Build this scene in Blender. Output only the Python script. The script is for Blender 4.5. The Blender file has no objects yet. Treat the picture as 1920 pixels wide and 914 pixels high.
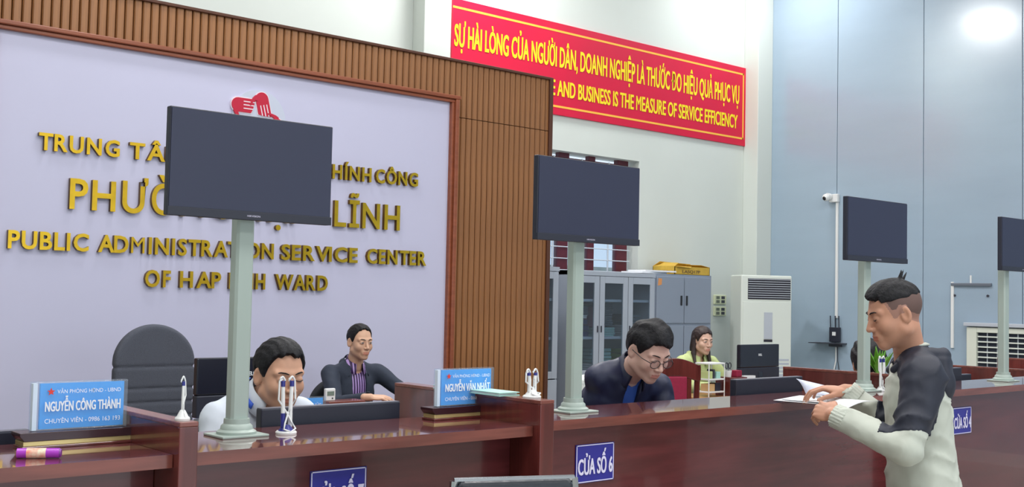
import bpy, bmesh, math, random
import numpy as np
from mathutils import Vector, Matrix
random.seed(7)
C = bpy.context.scene
COL = C.collection
R = math.radians
# ------------------------------------------------------------------ camera
cd = bpy.data.cameras.new('camera'); cam = bpy.data.objects.new('camera', cd); COL.objects.link(cam)
cd.lens = 39.62; cd.sensor_width = 36.0; cd.clip_start = 0.05
cr, cu, cf = Vector((0.7530, -0.6577, 0.0212)), Vector((-0.0469, -0.0215, 0.9987)), Vector((0.6560, 0.7532, 0.0474))
cf = cr.cross(cu) * -1; cf.normalize(); cr.normalize(); cu = cr.cross(cf).normalized()
M = Matrix((cr, cu, -cf)).transposed().to_4x4(); M.translation = Vector((0, 0, 1.52)); cam.matrix_world = M
C.camera = cam
# ------------------------------------------------------------------ world, lamps, exposure
w = bpy.data.worlds.new('world'); C.world = w; w.use_nodes = True
w.node_tree.nodes['Background'].inputs[0].default_value = (0.75, 0.87, 1.0, 1)
w.node_tree.nodes['Background'].inputs[1].default_value = 1.6
vs = C.view_settings; vs.view_transform = 'Standard'; vs.look = 'None'; vs.gamma = 1; vs.use_curve_mapping = False
vs.exposure = -0.58
CEIL = 5.6
XR = 10.75          # right wall
def area(name, loc, rot, sx, sy, power, col=(1, 1, 1), shape='RECTANGLE'):
    l = bpy.data.lights.new(name, 'AREA'); l.shape = shape; l.size = sx; l.size_y = sy; l.energy = power; l.color = col
    o = bpy.data.objects.new(name, l); COL.objects.link(o); o.location = loc; o.rotation_euler = rot; return o
LAMPS = [(x, y) for x in (0.0, 3.6, 7.2) for y in (-2.6, 0.7, 3.6)]
for x, y in LAMPS:
    area('ceiling_lamp_light', (x, y, CEIL - 0.06), (0, 0, 0), 1.15, 1.15, 95, (1.0, 0.98, 0.96))
for x, y, pw_ in ((6.25, 7.40, 170), (9.9, 7.1, 60), (3.4, 6.2, 60)):
    area('flood_lamp_light', (x, y, CEIL - 0.10), (0, 0, 0), 0.60, 0.60, pw_, (1, 1, 1), 'DISK')
area('daylight_door', (2.5, -5.85, 1.9), (R(90), 0, 0), 8.5, 3.2, 200, (0.86, 0.94, 1.0))
# ------------------------------------------------------------------ materials
def lin(c): return tuple((v / 255 / 12.92 if v / 255 <= 0.04045 else ((v / 255 + 0.055) / 1.055) ** 2.4) for v in c)
MATS = {}
def mat(name, rgb, rough=0.5, metal=0.0, noise=0.0, scale=(8, 8, 8), bump=0.0, coat=0.0, rgb2=None, detail=4, alpha=None, spec=None, emit=0, band=None):
    if name in MATS: return MATS[name]
    m = bpy.data.materials.new(name); m.use_nodes = True; nt = m.node_tree; b = nt.nodes['Principled BSDF']
    c = lin(rgb); b.inputs['Base Color'].default_value = (*c, 1); b.inputs['Roughness'].default_value = rough; b.inputs['Metallic'].default_value = metal
    b.inputs['Coat Weight'].default_value = coat
    if spec is not None: b.inputs['Specular IOR Level'].default_value = spec
    if noise or bump or rgb2:
        tc = nt.nodes.new('ShaderNodeTexCoord'); mp = nt.nodes.new('ShaderNodeMapping'); mp.inputs['Scale'].default_value = scale
        n = nt.nodes.new('ShaderNodeTexNoise'); n.inputs['Scale'].default_value = 1.0; n.inputs['Detail'].default_value = detail
        nt.links.new(tc.outputs['Object'], mp.inputs[0]); nt.links.new(mp.outputs[0], n.inputs['Vector'])
        if noise or rgb2:
            rp = nt.nodes.new('ShaderNodeValToRGB'); c2 = lin(rgb2) if rgb2 else tuple(v * (1 - noise) for v in c)
            rp.color_ramp.elements[0].position = 0.33; rp.color_ramp.elements[1].position = 0.67
            rp.color_ramp.elements[0].color = (*c2, 1); rp.color_ramp.elements[1].color = (*c, 1)
            nt.links.new(n.outputs['Fac'], rp.inputs[0]); nt.links.new(rp.outputs[0], b.inputs['Base Color'])
        if bump:
            bp = nt.nodes.new('ShaderNodeBump'); bp.inputs['Strength'].default_value = bump; bp.inputs['Distance'].default_value = 0.01
            nt.links.new(n.outputs['Fac'], bp.inputs['Height']); nt.links.new(bp.outputs[0], b.inputs['Normal'])
    if emit: b.inputs['Emission Color'].default_value = (*c, 1); b.inputs['Emission Strength'].default_value = emit
    if alpha is not None:
        b.inputs['Transmission Weight'].default_value = 1.0; b.inputs['IOR'].default_value = 1.05 if alpha else 1.45
    MATS[name] = m; return m
white_wall = mat('white_paint', (214, 220, 214), 0.75, noise=0.03, scale=(1.5, 1.5, 1.5))
lav = mat('lavender_panel', (197, 197, 222), 0.5, noise=0.02, scale=(2, 2, 2))
steel_blue = mat('blue_grey_sheet', (158, 178, 196), 0.24, 0.0, noise=0.04, scale=(1, 1, 6), bump=0.02, spec=0.7, coat=0.8)
steel_blue.node_tree.nodes['Principled BSDF'].inputs['Coat Roughness'].default_value = 0.155
slatm = mat('slat_wood', (156, 106, 64), 0.45, noise=0.3, scale=(60, 60, 2.2), bump=0.1)
slatd = mat('slat_groove', (88, 50, 32), 0.6, noise=0.2, scale=(20, 20, 2))
mold = mat('molding_wood', (150, 82, 54), 0.35, noise=0.25, scale=(2, 30, 30))
maho = mat('mahogany', (96, 42, 44), 0.22, noise=0.35, scale=(2.5, 25, 25), coat=0.4)
maho_top = mat('mahogany_top', (120, 68, 68), 0.1, noise=0.25, scale=(2.2, 22, 22), coat=0.8)
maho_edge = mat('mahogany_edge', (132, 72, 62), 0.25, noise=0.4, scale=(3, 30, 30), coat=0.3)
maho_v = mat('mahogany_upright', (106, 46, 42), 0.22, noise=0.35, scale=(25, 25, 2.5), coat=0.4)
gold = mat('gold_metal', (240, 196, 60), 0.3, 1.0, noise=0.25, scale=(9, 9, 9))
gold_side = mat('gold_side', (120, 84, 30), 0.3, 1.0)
red_ban = mat('banner_red', (214, 2, 58), 0.5, noise=0.05, scale=(3, 3, 3))
yel = mat('banner_yellow', (252, 226, 30), 0.5); yline = mat('banner_line', (250, 190, 70), 0.5)
polem = mat('pole_paint', (160, 174, 167), 0.4, noise=0.04, scale=(20, 20, 5))
black_pl = mat('black_plastic', (34, 37, 52), 0.5); scr = mat('matte_screen', (40, 45, 70), 0.5, noise=0.05, scale=(3, 3, 3))
scr_dk = mat('dark_glossy', (30, 33, 46), 0.2); grey_dk = mat('dark_grey', (58, 60, 70), 0.45)
white_pl = mat('white_plastic', (228, 230, 230), 0.4); blue_pl = mat('blue_plastic', (40, 44, 130), 0.35)
blue_card = mat('blue_card', (48, 168, 246), 0.35); sign_blue = mat('sign_blue', (44, 42, 140), 0.4); sign_white = mat('sign_white', (220, 216, 240), 0.5)
acry = mat('acrylic', (215, 232, 248), 0.08, spec=0.6); printw = mat('print_white', (238, 244, 250), 0.5)
cab = mat('cabinet_grey', (172, 180, 192), 0.4, noise=0.03, scale=(5, 5, 5)); cab_in = mat('cabinet_inner', (176, 184, 192), 0.6)
cab_d = mat('cabinet_door_grey', (140, 150, 166), 0.38)
paper = mat('paper', (236, 238, 242), 0.7, noise=0.03, scale=(30, 30, 30)); card = mat('cardboard', (208, 170, 66), 0.8, noise=0.12, scale=(20, 20, 20))
fabric_g = mat('grey_fabric', (84, 88, 100), 0.9, noise=0.25, scale=(260, 260, 260), bump=0.2)
fabric_k = mat('black_fabric', (34, 37, 44), 0.85, noise=0.2, scale=(200, 200, 200))
leather = mat('black_leather', (40, 44, 52), 0.3, bump=0.15, scale=(40, 40, 40)); chrome = mat('chrome', (200, 205, 212), 0.15, 1.0)
crimson = mat('crimson_cushion', (150, 22, 62), 0.7, noise=0.15, scale=(60, 60, 60)); pinkc = mat('pink_cushion', (170, 70, 100), 0.75, noise=0.15, scale=(60, 60, 60))
cover_w = mat('white_cover', (214, 220, 216), 0.85, bump=0.5, scale=(14, 14, 60)); purple = mat('purple_plastic', (170, 60, 190), 0.3)
green = mat('leaf_green', (98, 160, 44), 0.5, noise=0.3, scale=(30, 30, 30)); ac_w = mat('ac_white', (220, 226, 218), 0.45); ac_grey = mat('ac_grey', (184, 190, 200), 0.4)
floor_m = mat('floor_tile', (176, 172, 164), 0.25, noise=0.08, scale=(3, 3, 3)); ceil_m = mat('ceiling_white', (232, 234, 234), 0.85, noise=0.02, scale=(3, 3, 3))
red_star = mat('red_print', (224, 60, 50), 0.5); emb_red = mat('emblem_red', (190, 8, 52), 0.35); emb_w = mat('emblem_disc', (196, 203, 220), 0.3); emb_e = mat('emblem_edge', (236, 222, 232), 0.4)
mint = mat('mint_folder', (170, 216, 204), 0.5); lamp_m = mat('lamp_diffuser', (255, 255, 255), 0.5, emit=4)
winred = mat('window_frame_red', (96, 28, 44), 0.4, noise=0.2, scale=(20, 20, 20)); bar_m = mat('window_bar', (196, 204, 214), 0.4)
def glass_mat(name, rgb, tr=0.85, rough=0.02):
    m = bpy.data.materials.new(name); m.use_nodes = True; nt = m.node_tree; b = nt.nodes['Principled BSDF']
    out = nt.nodes['Material Output']; t = nt.nodes.new('ShaderNodeBsdfTransparent'); t.inputs[0].default_value = (*lin(rgb), 1)
    mx = nt.nodes.new('ShaderNodeMixShader'); mx.inputs[0].default_value = 1 - tr
    b.inputs['Base Color'].default_value = (*lin(rgb), 1); b.inputs['Roughness'].default_value = rough
    nt.links.new(t.outputs[0], mx.inputs[1]); nt.links.new(b.outputs[0], mx.inputs[2]); nt.links.new(mx.outputs[0], out.inputs[0]); return m
glass = glass_mat('pane_glass', (222, 230, 236), 0.95); win_glass = glass_mat('window_glass', (235, 242, 248), 0.95); acry_g = glass_mat('acrylic_block', (240, 246, 252), 0.9)
# ------------------------------------------------------------------ mesh helpers
class MB:
    def __init__(s): s.v = []; s.f = []; s.m = []; s.ms = []
    def mi(s, m):
        if m not in s.ms: s.ms.append(m)
        return s.ms.index(m)
    def add(s, vs, fs, m):
        o = len(s.v); s.v += [tuple(v) for v in vs]; s.f += [tuple(i + o for i in f) for f in fs]; s.m += [s.mi(m)] * len(fs); return s
    def box(s, lo, hi, m, T=None):
        x0, y0, z0 = lo; x1, y1, z1 = hi
        vs = [Vector(p) for p in ((x0, y0, z0), (x1, y0, z0), (x1, y1, z0), (x0, y1, z0), (x0, y0, z1), (x1, y0, z1), (x1, y1, z1), (x0, y1, z1))]
        if T: vs = [T @ v for v in vs]
        return s.add(vs, [(0, 3, 2, 1), (4, 5, 6, 7), (0, 1, 5, 4), (1, 2, 6, 5), (2, 3, 7, 6), (3, 0, 4, 7)], m)
    def prism(s, poly, a, b, m, axis='y'):      # polygon extruded along an axis; poly is in the two other axes
        n = len(poly); mk = {'y': lambda p, t: (p[0], t, p[1]), 'x': lambda p, t: (t, p[0], p[1]), 'z': lambda p, t: (p[0], p[1], t)}[axis]
        vs = [mk(p, a) for p in poly] + [mk(p, b) for p in poly]
        fs = [(i, (i + 1) % n, n + (i + 1) % n, n + i) for i in range(n)] + [tuple(range(n - 1, -1, -1)), tuple(range(n, 2 * n))]
        return s.add(vs, fs, m)
    def tube(s, pts, r, m, n=8, cap=True):
        pts = [Vector(p) for p in pts]; rs = r if isinstance(r, (list, tuple)) else [r] * len(pts); vs = []; fs = []
        for i, p in enumerate(pts):
            d = (pts[min(i + 1, len(pts) - 1)] - pts[max(i - 1, 0)]).normalized()
            a = d.cross(Vector((0, 0, 1)) if abs(d.z) < 0.9 else Vector((1, 0, 0))).normalized(); b = d.cross(a)
            vs += [p + (a * math.cos(2 * math.pi * k / n) + b * math.sin(2 * math.pi * k / n)) * rs[i] for k in range(n)]
        for i in range(len(pts) - 1):
            fs += [(i * n + k, i * n + (k + 1) % n, (i + 1) * n + (k + 1) % n, (i + 1) * n + k) for k in range(n)]
        if cap: fs += [tuple(range(n - 1, -1, -1)), tuple(range((len(pts) - 1) * n, len(pts) * n))]
        return s.add(vs, fs, m)
    def lathe(s, prof, m, n=24, c=(0, 0)):      # prof = (radius, z)
        vs = [(c[0] + r * math.cos(2 * math.pi * k / n), c[1] + r * math.sin(2 * math.pi * k / n), z) for r, z in prof for k in range(n)]
        fs = [(i * n + k, i * n + (k + 1) % n, (i + 1) * n + (k + 1) % n, (i + 1) * n + k) for i in range(len(prof) - 1) for k in range(n)]
        fs += [tuple(range(n - 1, -1, -1)), tuple(range((len(prof) - 1) * n, len(prof) * n))]
        return s.add(vs, fs, m)
    def build(s, name, parent=None, bevel=0, smooth=False, loc=None, rz=0):
        me = bpy.data.meshes.new(name); me.from_pydata(s.v, [], s.f); [me.materials.append(m) for m in s.ms]
        me.polygons.foreach_set('material_index', s.m); me.update()
        bm = bmesh.new(); bm.from_mesh(me); bmesh.ops.recalc_face_normals(bm, faces=bm.faces); bm.to_mesh(me); bm.free()
        if smooth: me.polygons.foreach_set('use_smooth', [True] * len(me.polygons))
        o = link(name, me, parent)
        if loc: o.location = loc
        if rz: o.rotation_euler.z = rz
        if bevel:
            b = o.modifiers.new('bevel', 'BEVEL'); b.width = bevel; b.segments = 2; b.limit_method = 'ANGLE'; b.angle_limit = R(40)
        if smooth: 
            b = o.modifiers.new('split', 'EDGE_SPLIT'); b.split_angle = R(42)
        return o
def link(name, me, parent=None):
    o = bpy.data.objects.new(name, me); COL.objects.link(o)
    if parent: o.parent = parent
    return o
def tag(o, label=None, cat=None, group=None, kind=None):
    if label: o['label'] = label
    if cat: o['category'] = cat
    if group: o['group'] = group
    if kind: o['kind'] = kind
    return o
def thing(name, label, cat, loc=(0, 0, 0), rz=0, group=None, kind=None):
    o = bpy.data.objects.new(name, None); COL.objects.link(o); o.location = loc; o.rotation_euler.z = rz; o.empty_display_size = 0.1
    return tag(o, label, cat, group, kind)
def bx(name, lo, hi, m, parent=None, bevel=0, **k):
    return MB().box(lo, hi, m).build(name, parent, bevel, **k)
# text (built-in font); returns a list of glyph meshes in a flat x/z plane facing -y
_fc = bpy.data.curves.new('font', 'FONT'); _fo = bpy.data.objects.new('font', _fc); COL.objects.link(_fo)
def tmesh(body, off=0.0, ext=0.0, res=3):
    _fc.body = body; _fc.offset = off; _fc.extrude = ext; _fc.resolution_u = res
    dg = bpy.context.evaluated_depsgraph_get(); dg.update(); me = bpy.data.meshes.new_from_object(_fo.evaluated_get(dg)); return me
def textent(body, off=0.0):
    me = tmesh(body, off); co = np.empty(len(me.vertices) * 3); me.vertices.foreach_get('co', co); co = co.reshape(-1, 3); bpy.data.meshes.remove(me)
    return co[:, 0].min(), co[:, 0].max()
GLY = {}
def glyph(ch, bold):
    k = (ch, bold)
    if k not in GLY:
        me = tmesh(ch, 0.0 if ch in 'MĐ' else (.013 if bold else 0)); co = np.empty(len(me.vertices) * 3); me.vertices.foreach_get('co', co)
        GLY[k] = (co.reshape(-1, 3), [tuple(p.vertices) for p in me.polygons]); bpy.data.meshes.remove(me)
    return GLY[k]
ADV = {}
def advance(ch):
    if ch not in ADV: ADV[ch] = textent('|' + ch + '|')[1] - textent('||')[1]
    return ADV[ch]
def text_fit(body, x0, x1, z0, z1, y, m, parent, name='lettering', off=0.02, cap=0.69):
    """flat print: one mesh, its cap height filling z0..z1 and its width x0..x1; faces -y"""
    V = []; F = []; x = 0; n = 0
    for ch in body:
        if ch != ' ':
            co, fs = glyph(ch, off > 0); c = co.copy(); c[:, 0] += x; V.append(c); F += [tuple(v + n for v in f) for f in fs]; n += len(c)
        x += advance(ch)
    co = np.concatenate(V); a, b = co[:, 0].min(), co[:, 0].max(); o = np.empty_like(co)
    o[:, 0] = x0 + (co[:, 0] - a) * (x1 - x0) / (b - a); o[:, 2] = z0 + co[:, 1] * (z1 - z0) / cap; o[:, 1] = y
    vs_ = []; fs_ = []; d = off * (x1 - x0) / (b - a) * .9; dy = min(.0008, (z1 - z0) * .012)
    for k, q in enumerate((0, -d, d) if off > 0 else (0,)): vs_ += [(p[0] + q, p[1] - k * dy, p[2]) for p in o]; fs_ += [tuple(v + k * n for v in f) for f in F]
    me = bpy.data.meshes.new(name); me.from_pydata(vs_, [], fs_); me.materials.append(m); me.update(); return link(name, me, parent)
def text_letters(body, x0, x1, z0, z1, y, parent, depth=0.03, sx=1.0, off=0.035):
    k = (z1 - z0) / 0.69; base = textent('||', off); adv = []
    for i in range(len(body)): adv.append(textent('|' + body[:i].replace(' ', 'n') + '|', off)[1] - base[1])
    e = textent(body[-1], off); total = adv[-1] * k * sx + (e[1] - e[0]) * k * sx
    tr = (x1 - x0 - total) / max(1, len(body) - 1)
    for i, ch in enumerate(body):
        if ch == ' ': continue
        me = tmesh(ch, 0.0 if ch in 'MĐ' else off, 0.5); n = len(me.vertices); co = np.empty(n * 3); me.vertices.foreach_get('co', co); co = co.reshape(-1, 3); a = co[:, 0].min()
        o = np.empty_like(co); o[:, 0] = (co[:, 0] - a) * k * sx; o[:, 2] = co[:, 1] * k; o[:, 1] = -co[:, 2] * depth * 1.0
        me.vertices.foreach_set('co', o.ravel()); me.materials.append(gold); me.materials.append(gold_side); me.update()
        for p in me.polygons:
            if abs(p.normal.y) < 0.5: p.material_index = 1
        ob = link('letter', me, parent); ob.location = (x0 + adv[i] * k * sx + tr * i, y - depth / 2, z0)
# ------------------------------------------------------------------ SDF toolkit (people and soft shapes)
def caps(p, a, b, ra, rb=None):
    rb = ra if rb is None else rb; a = np.array(a, float); b = np.array(b, float); d = b - a
    t = np.clip(((p - a) @ d) / max(d @ d, 1e-9), 0, 1); return np.linalg.norm(p - a - t[..., None] * d, axis=-1) - (ra + (rb - ra) * t)
def ell(p, c, r):
    q = p - np.array(c, float); r = np.array(r, float); k0 = np.linalg.norm(q / r, axis=-1); k1 = np.linalg.norm(q / (r * r), axis=-1) + 1e-9
    return k0 * (k0 - 1) / k1
def smin(a, b, k): h = np.clip(0.5 + 0.5 * (b - a) / k, 0, 1); return b + (a - b) * h - k * h * (1 - h)
def smax(a, b, k): return -smin(-a, -b, k)
def nets(fn, lo, hi, h):
    lo = np.array(lo, float); n = np.ceil((np.array(hi) - lo) / h).astype(int) + 1
    g = np.stack(np.meshgrid(*[lo[i] + h * np.arange(n[i], dtype=float) for i in range(3)], indexing='ij'), -1)
    V = fn(g).astype(float); V = np.where(V == 0, 1e-7, V); s = V < 0
    c = sum(s[i:n[0] - 1 + i, j:n[1] - 1 + j, k:n[2] - 1 + k].astype(np.int8) for i in (0, 1) for j in (0, 1) for k in (0, 1))
    act = (c > 0) & (c < 8); idx = -np.ones(act.shape, int); ijk = np.argwhere(act); idx[act] = np.arange(len(ijk))
    acc = np.zeros((len(ijk), 3)); cnt = np.zeros(len(ijk)); cs = [(i, j, k) for i in (0, 1) for j in (0, 1) for k in (0, 1)]
    val = {q: V[ijk[:, 0] + q[0], ijk[:, 1] + q[1], ijk[:, 2] + q[2]] for q in cs}
    for q in cs:
        for ax in range(3):
            if q[ax] == 0:
                r = tuple(1 if t == ax else q[t] for t in range(3)); a, b = val[q], val[r]; x = (a < 0) != (b < 0)
                t = np.where(x, a / np.where(x, a - b, 1), 0); p = np.tile(np.array(q, float), (len(ijk), 1)); p[:, ax] += t
                acc[x] += p[x]; cnt[x] += 1
    v = lo + h * (ijk + acc / cnt[:, None]); F = []
    for ax in range(3):
        u, w2 = (ax + 1) % 3, (ax + 2) % 3
        A = np.take(s, range(0, n[ax] - 1), ax); B = np.take(s, range(1, n[ax]), ax); e = np.argwhere(A != B)
        e = e[(e[:, u] > 0) & (e[:, w2] > 0) & (e[:, u] < n[u] - 1) & (e[:, w2] < n[w2] - 1)]
        if not len(e): continue
        def at(du, dw): q = e.copy(); q[:, u] -= du; q[:, w2] -= dw; return idx[q[:, 0], q[:, 1], q[:, 2]]
        Q = np.stack([at(1, 1), at(0, 1), at(0, 0), at(1, 0)], 1); fl = ~A[e[:, 0], e[:, 1], e[:, 2]]; Q[fl] = Q[fl][:, ::-1]; F.append(Q)
    return v, np.concatenate(F)
def mesh_vf(name, parts, mats, parent, matfn=None, off=(0, 0, 0)):
    """parts: list of (verts, quads); joined into one mesh object"""
    vs = []; fs = []; o = 0
    for v, f in parts: vs.append(v); fs.append(f + o); o += len(v)
    v = np.concatenate(vs); f = np.concatenate(fs); me = bpy.data.meshes.new(name)
    me.vertices.add(len(v)); me.vertices.foreach_set('co', (v - np.array(off)).ravel())
    me.loops.add(f.size); me.loops.foreach_set('vertex_index', f.ravel().astype(np.int32))
    me.polygons.add(len(f)); me.polygons.foreach_set('loop_start', (np.arange(len(f)) * 4).astype(np.int32)); me.polygons.foreach_set('loop_total', np.full(len(f), 4, np.int32))
    [me.materials.append(m) for m in mats]
    if matfn is not None: me.polygons.foreach_set('material_index', matfn(v[f].mean(1)).astype(np.int32))
    me.polygons.foreach_set('use_smooth', np.ones(len(f), bool)); me.update(calc_edges=True); me.validate()
    return link(name, me, parent)
def wob(p, f, ph=0.0):
    x, y, z = p[..., 0] * f, p[..., 1] * f, p[..., 2] * f
    return (np.sin(x + 1.7 * np.sin(y * 0.7 + ph) + ph) * np.sin(y * 0.9 + 1.3 * np.sin(z * 0.8 + ph)) + np.sin(z * 1.1 + 1.9 * np.sin(x * 0.6 + 2 * ph))) * 0.5

#SETTING
# ------------------------------------------------------------------ the room
st = 'structure'
tag(bx('floor', (-5, -6, -0.1), (XR + 0.3, 8.4, 0), floor_m), kind=st)
tag(bx('ceiling', (-5, -6, CEIL), (XR + 0.3, 8.4, CEIL + 0.1), ceil_m), kind=st)
wb = MB(); Y = 8.0; WX0, WX1, WZ0, WZ1 = 6.9, 8.72, 1.25, 2.965      # back wall with the window hole
wb.box((-5, Y, 0), (WX0, Y + 0.25, CEIL), white_wall).box((WX1, Y, 0), (XR + 0.3, Y + 0.25, CEIL), white_wall)
wb.box((WX0, Y, 0), (WX1, Y + 0.25, WZ0), white_wall).box((WX0, Y, WZ1), (WX1, Y + 0.25, CEIL), white_wall)
tag(wb.build('wall_back'), kind=st)
tag(bx('wall_left', (-5.2, -6, 0), (-5, 8.4, CEIL), white_wall), kind=st)
wf = MB(); wf.box((-5, -6.2, 0), (-2, -6, CEIL), white_wall).box((7, -6.2, 0), (XR + 0.3, -6, CEIL), white_wall).box((-2, -6.2, 3.6), (7, -6, CEIL), white_wall)
tag(wf.build('wall_front'), kind=st)
wr = bx('wall_right', (XR + 0.02, -6, 0), (XR + 0.3, 8.4, CEIL), grey_dk); tag(wr, kind=st)
yy = 8.0 - 0.0; seams = [8.0, 6.94, 5.925, 4.905]
while seams[-1] > -6: seams.append(seams[-1] - 1.02)
for a, b in zip(seams[:-1], seams[1:]):
    MB().box((XR, b + 0.003, 0.0), (XR + 0.02, a - 0.003, CEIL), steel_blue).build('panel', wr, bevel=0.003)
tag(bx('trim_1', (10.479, 7.80, 0), (XR, 8.0, CEIL), white_wall, bevel=0.006), kind=st)      # corner pier
tag(bx('trim_2', (5.762, 7.83, 0), (6.05, 8.0, CEIL), white_wall, bevel=0.006), kind=st)     # pier behind the partition
tag(bx('baseboard_back', (-5, 7.985, 0), (10.479, 8.0, 0.12), white_pl), kind=st)
tag(bx('baseboard_right', (XR - 0.012, -6, 0), (XR, 7.8, 0.12), white_pl), kind=st)
# window in the back wall: dark red frame, glass, bars
wn = MB(); fy0, fy1 = 8.10, 8.16
for x0, x1 in ((WX0, WX0 + .07), (7.32, 7.40), (7.66, 7.80), (8.08, 8.17), (8.50, 8.66)): wn.box((x0, fy0, WZ0), (x1, fy1, WZ1), winred)
for z0, z1 in ((WZ0, WZ0 + .07), (2.84, 2.92), (2.35, 2.42)): wn.box((WX0, fy0, z0), (WX1 - .06, fy1, z1), winred)
win = wn.build('window_1', bevel=0.004); tag(win, kind=st)
tag(bx('pane', (WX0 + .02, 8.125, WZ0 + .02), (8.6, 8.132, WZ1 - .05), win_glass, win))
for z in np.arange(1.45, 2.9, 0.115): MB().tube([(WX0, 8.07, z), (8.66, 8.07, z)], 0.006, bar_m, 6).build('window_bar', win)
for x in (7.2, 7.56, 7.95, 8.34): MB().tube([(x, 8.07, WZ0), (x, 8.07, 2.92)], 0.009, bar_m, 6).build('window_bar', win)
tag(bx('outside_wall', (6.0, 9.6, 0), (12.0, 9.8, 1.9), mat('outside_wall', (214, 214, 206), .9, noise=.3, scale=(3, 3, 3))), kind=st)
# ceiling lamps
for x, y in LAMPS:
    t = thing('ceiling_lamp', 'square flat ceiling lamp over the public hall', 'lamp', (x, y, CEIL), group='square ceiling lamps'); bx('frame', (-.62, -.62, -.05), (.62, .62, 0), white_pl, t); bx('diffuser', (-.57, -.57, -.056), (.57, .57, -.05), lamp_m, t)
for x, y in ((6.25, 7.40), (9.9, 7.1), (3.4, 6.2)):
    t = thing('round_lamp', 'round ceiling lamp near the back wall', 'lamp', (x, y, CEIL), group='round ceiling lamps'); MB().lathe([(.34, 0), (.34, -.07), (.31, -.085), (.0, -.085)], white_pl).build('housing', t, smooth=True)
# ------------------------------------------------------------------ wooden feature partition with lettering
PW = 7.2
pt = thing('feature_partition', 'tall wood-slatted partition framing a pale lavender panel with gold lettering', 'partition', (3.85, PW, 0))
def P(name, lo, hi, m, **k): return bx(name, (lo[0] - 3.85, lo[1] - PW, lo[2]), (hi[0] - 3.85, hi[1] - PW, hi[2]), m, pt, **k)
P('backing', (1.0, PW + .05, 0), (6.69, PW + .17, 3.43), slatd)
P('lavender_panel', (2.06, PW, 0), (5.6, PW + .05, 3.11), lav)
P('top_cap', (0.99, PW - .02, 3.425), (6.705, PW + .18, 3.447), slatd, bevel=0.004)
for nm, lo, hi in (('molding', (2.03, PW - .035, 3.083), (5.63, PW + .05, 3.11)), ('molding', (2.01, PW - .055, 3.11), (5.65, PW + .05, 3.14)),
                   ('molding', (5.573, PW - .035, 0), (5.60, PW + .05, 3.083)), ('molding', (5.60, PW - .055, 0), (5.635, PW + .05, 3.11)),
                   ('molding', (2.06, PW - .035, 0), (2.088, PW + .05, 3.083)), ('molding', (2.028, PW - .055, 0), (2.06, PW + .05, 3.11))):
    P(nm, lo, hi, mold, bevel=0.006)
def slat_mesh(h):
    b = MB(); b.prism([(0, .05), (0.0, .008), (.006, .0), (.046, .0), (.052, .008), (.052, .05)], 0, h, slatm, 'z'); o = b.build('slat'); me = o.data; bpy.data.objects.remove(o); return me
SL = 0.0588
m_band, m_up, m_low = slat_mesh(3.425 - 3.14), slat_mesh(3.425 - 2.978), slat_mesh(2.972)
def slat(me, x, z): o = link('slat', me, pt); o.location = (x - 3.85, 0, z)
i = 0; x = 5.638
while x < 6.64: slat(m_up, x, 2.978); slat(m_low, x, 0.0); x += SL
x = 5.638 - SL
while x > 2.03: slat(m_band, x, 3.14); x -= SL
while x > 1.0: slat(m_up, x, 2.978); slat(m_low, x, 0.0); x -= SL
P('end_trim', (6.665, PW - .02, 0), (6.705, PW + .18, 3.43), slatd, bevel=0.003)
def line(label, *a, **k):
    t = thing('sign_lettering', label, 'lettering', (0, PW, 0)); text_letters(a[0], a[1], a[2], a[3], a[4], 0.0, t, **k)
def line(label, z0, z1, words, off=.026):
    t = thing('sign_lettering', label, 'lettering', (0, PW, 0))
    for wd, a, b in words: text_letters(wd, a, b, z0, z1, 0.0, t, sx=WSX(wd, b - a, z1 - z0, off), off=off)
def WSX(wd, W_, H_, off): e = textent(wd, off); return min(1.25, .93 * W_ / ((e[1] - e[0]) * H_ / .69))
line('top row of gold letters, beginning TRUNG TÂM, on the lavender panel', 2.372, 2.474, (('TRUNG', 2.346, 2.857), ('TÂM', 2.923, 3.285), ('PHỤC', 3.35, 3.63), ('VỤ', 3.68, 3.84), ('HÀNH', 3.92, 4.30), ('CHÍNH', 4.365, 4.815), ('CÔNG', 4.857, 5.255)))
line('large second row of gold letters ending LĨNH on the lavender panel', 2.018, 2.206, (('PHƯỜNG', 2.548, 3.66), ('HẠP', 3.74, 4.25), ('LĨNH', 4.495, 5.09)), off=.016)
line('third row of gold letters reading PUBLIC ADMINISTRATION SERVICE CENTER', 1.752, 1.858, (('PUBLIC', 2.188, 2.68), ('ADMINISTRATION', 2.74, 4.00), ('SERVICE', 4.06, 4.71), ('CENTER', 4.795, 5.355)))
line('lowest short row of gold letters ending WARD', 1.536, 1.642, (('OF', 3.058, 3.235), ('HAP', 3.30, 3.60), ('LINH', 3.66, 3.94), ('WARD', 4.02, 4.455)))
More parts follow.
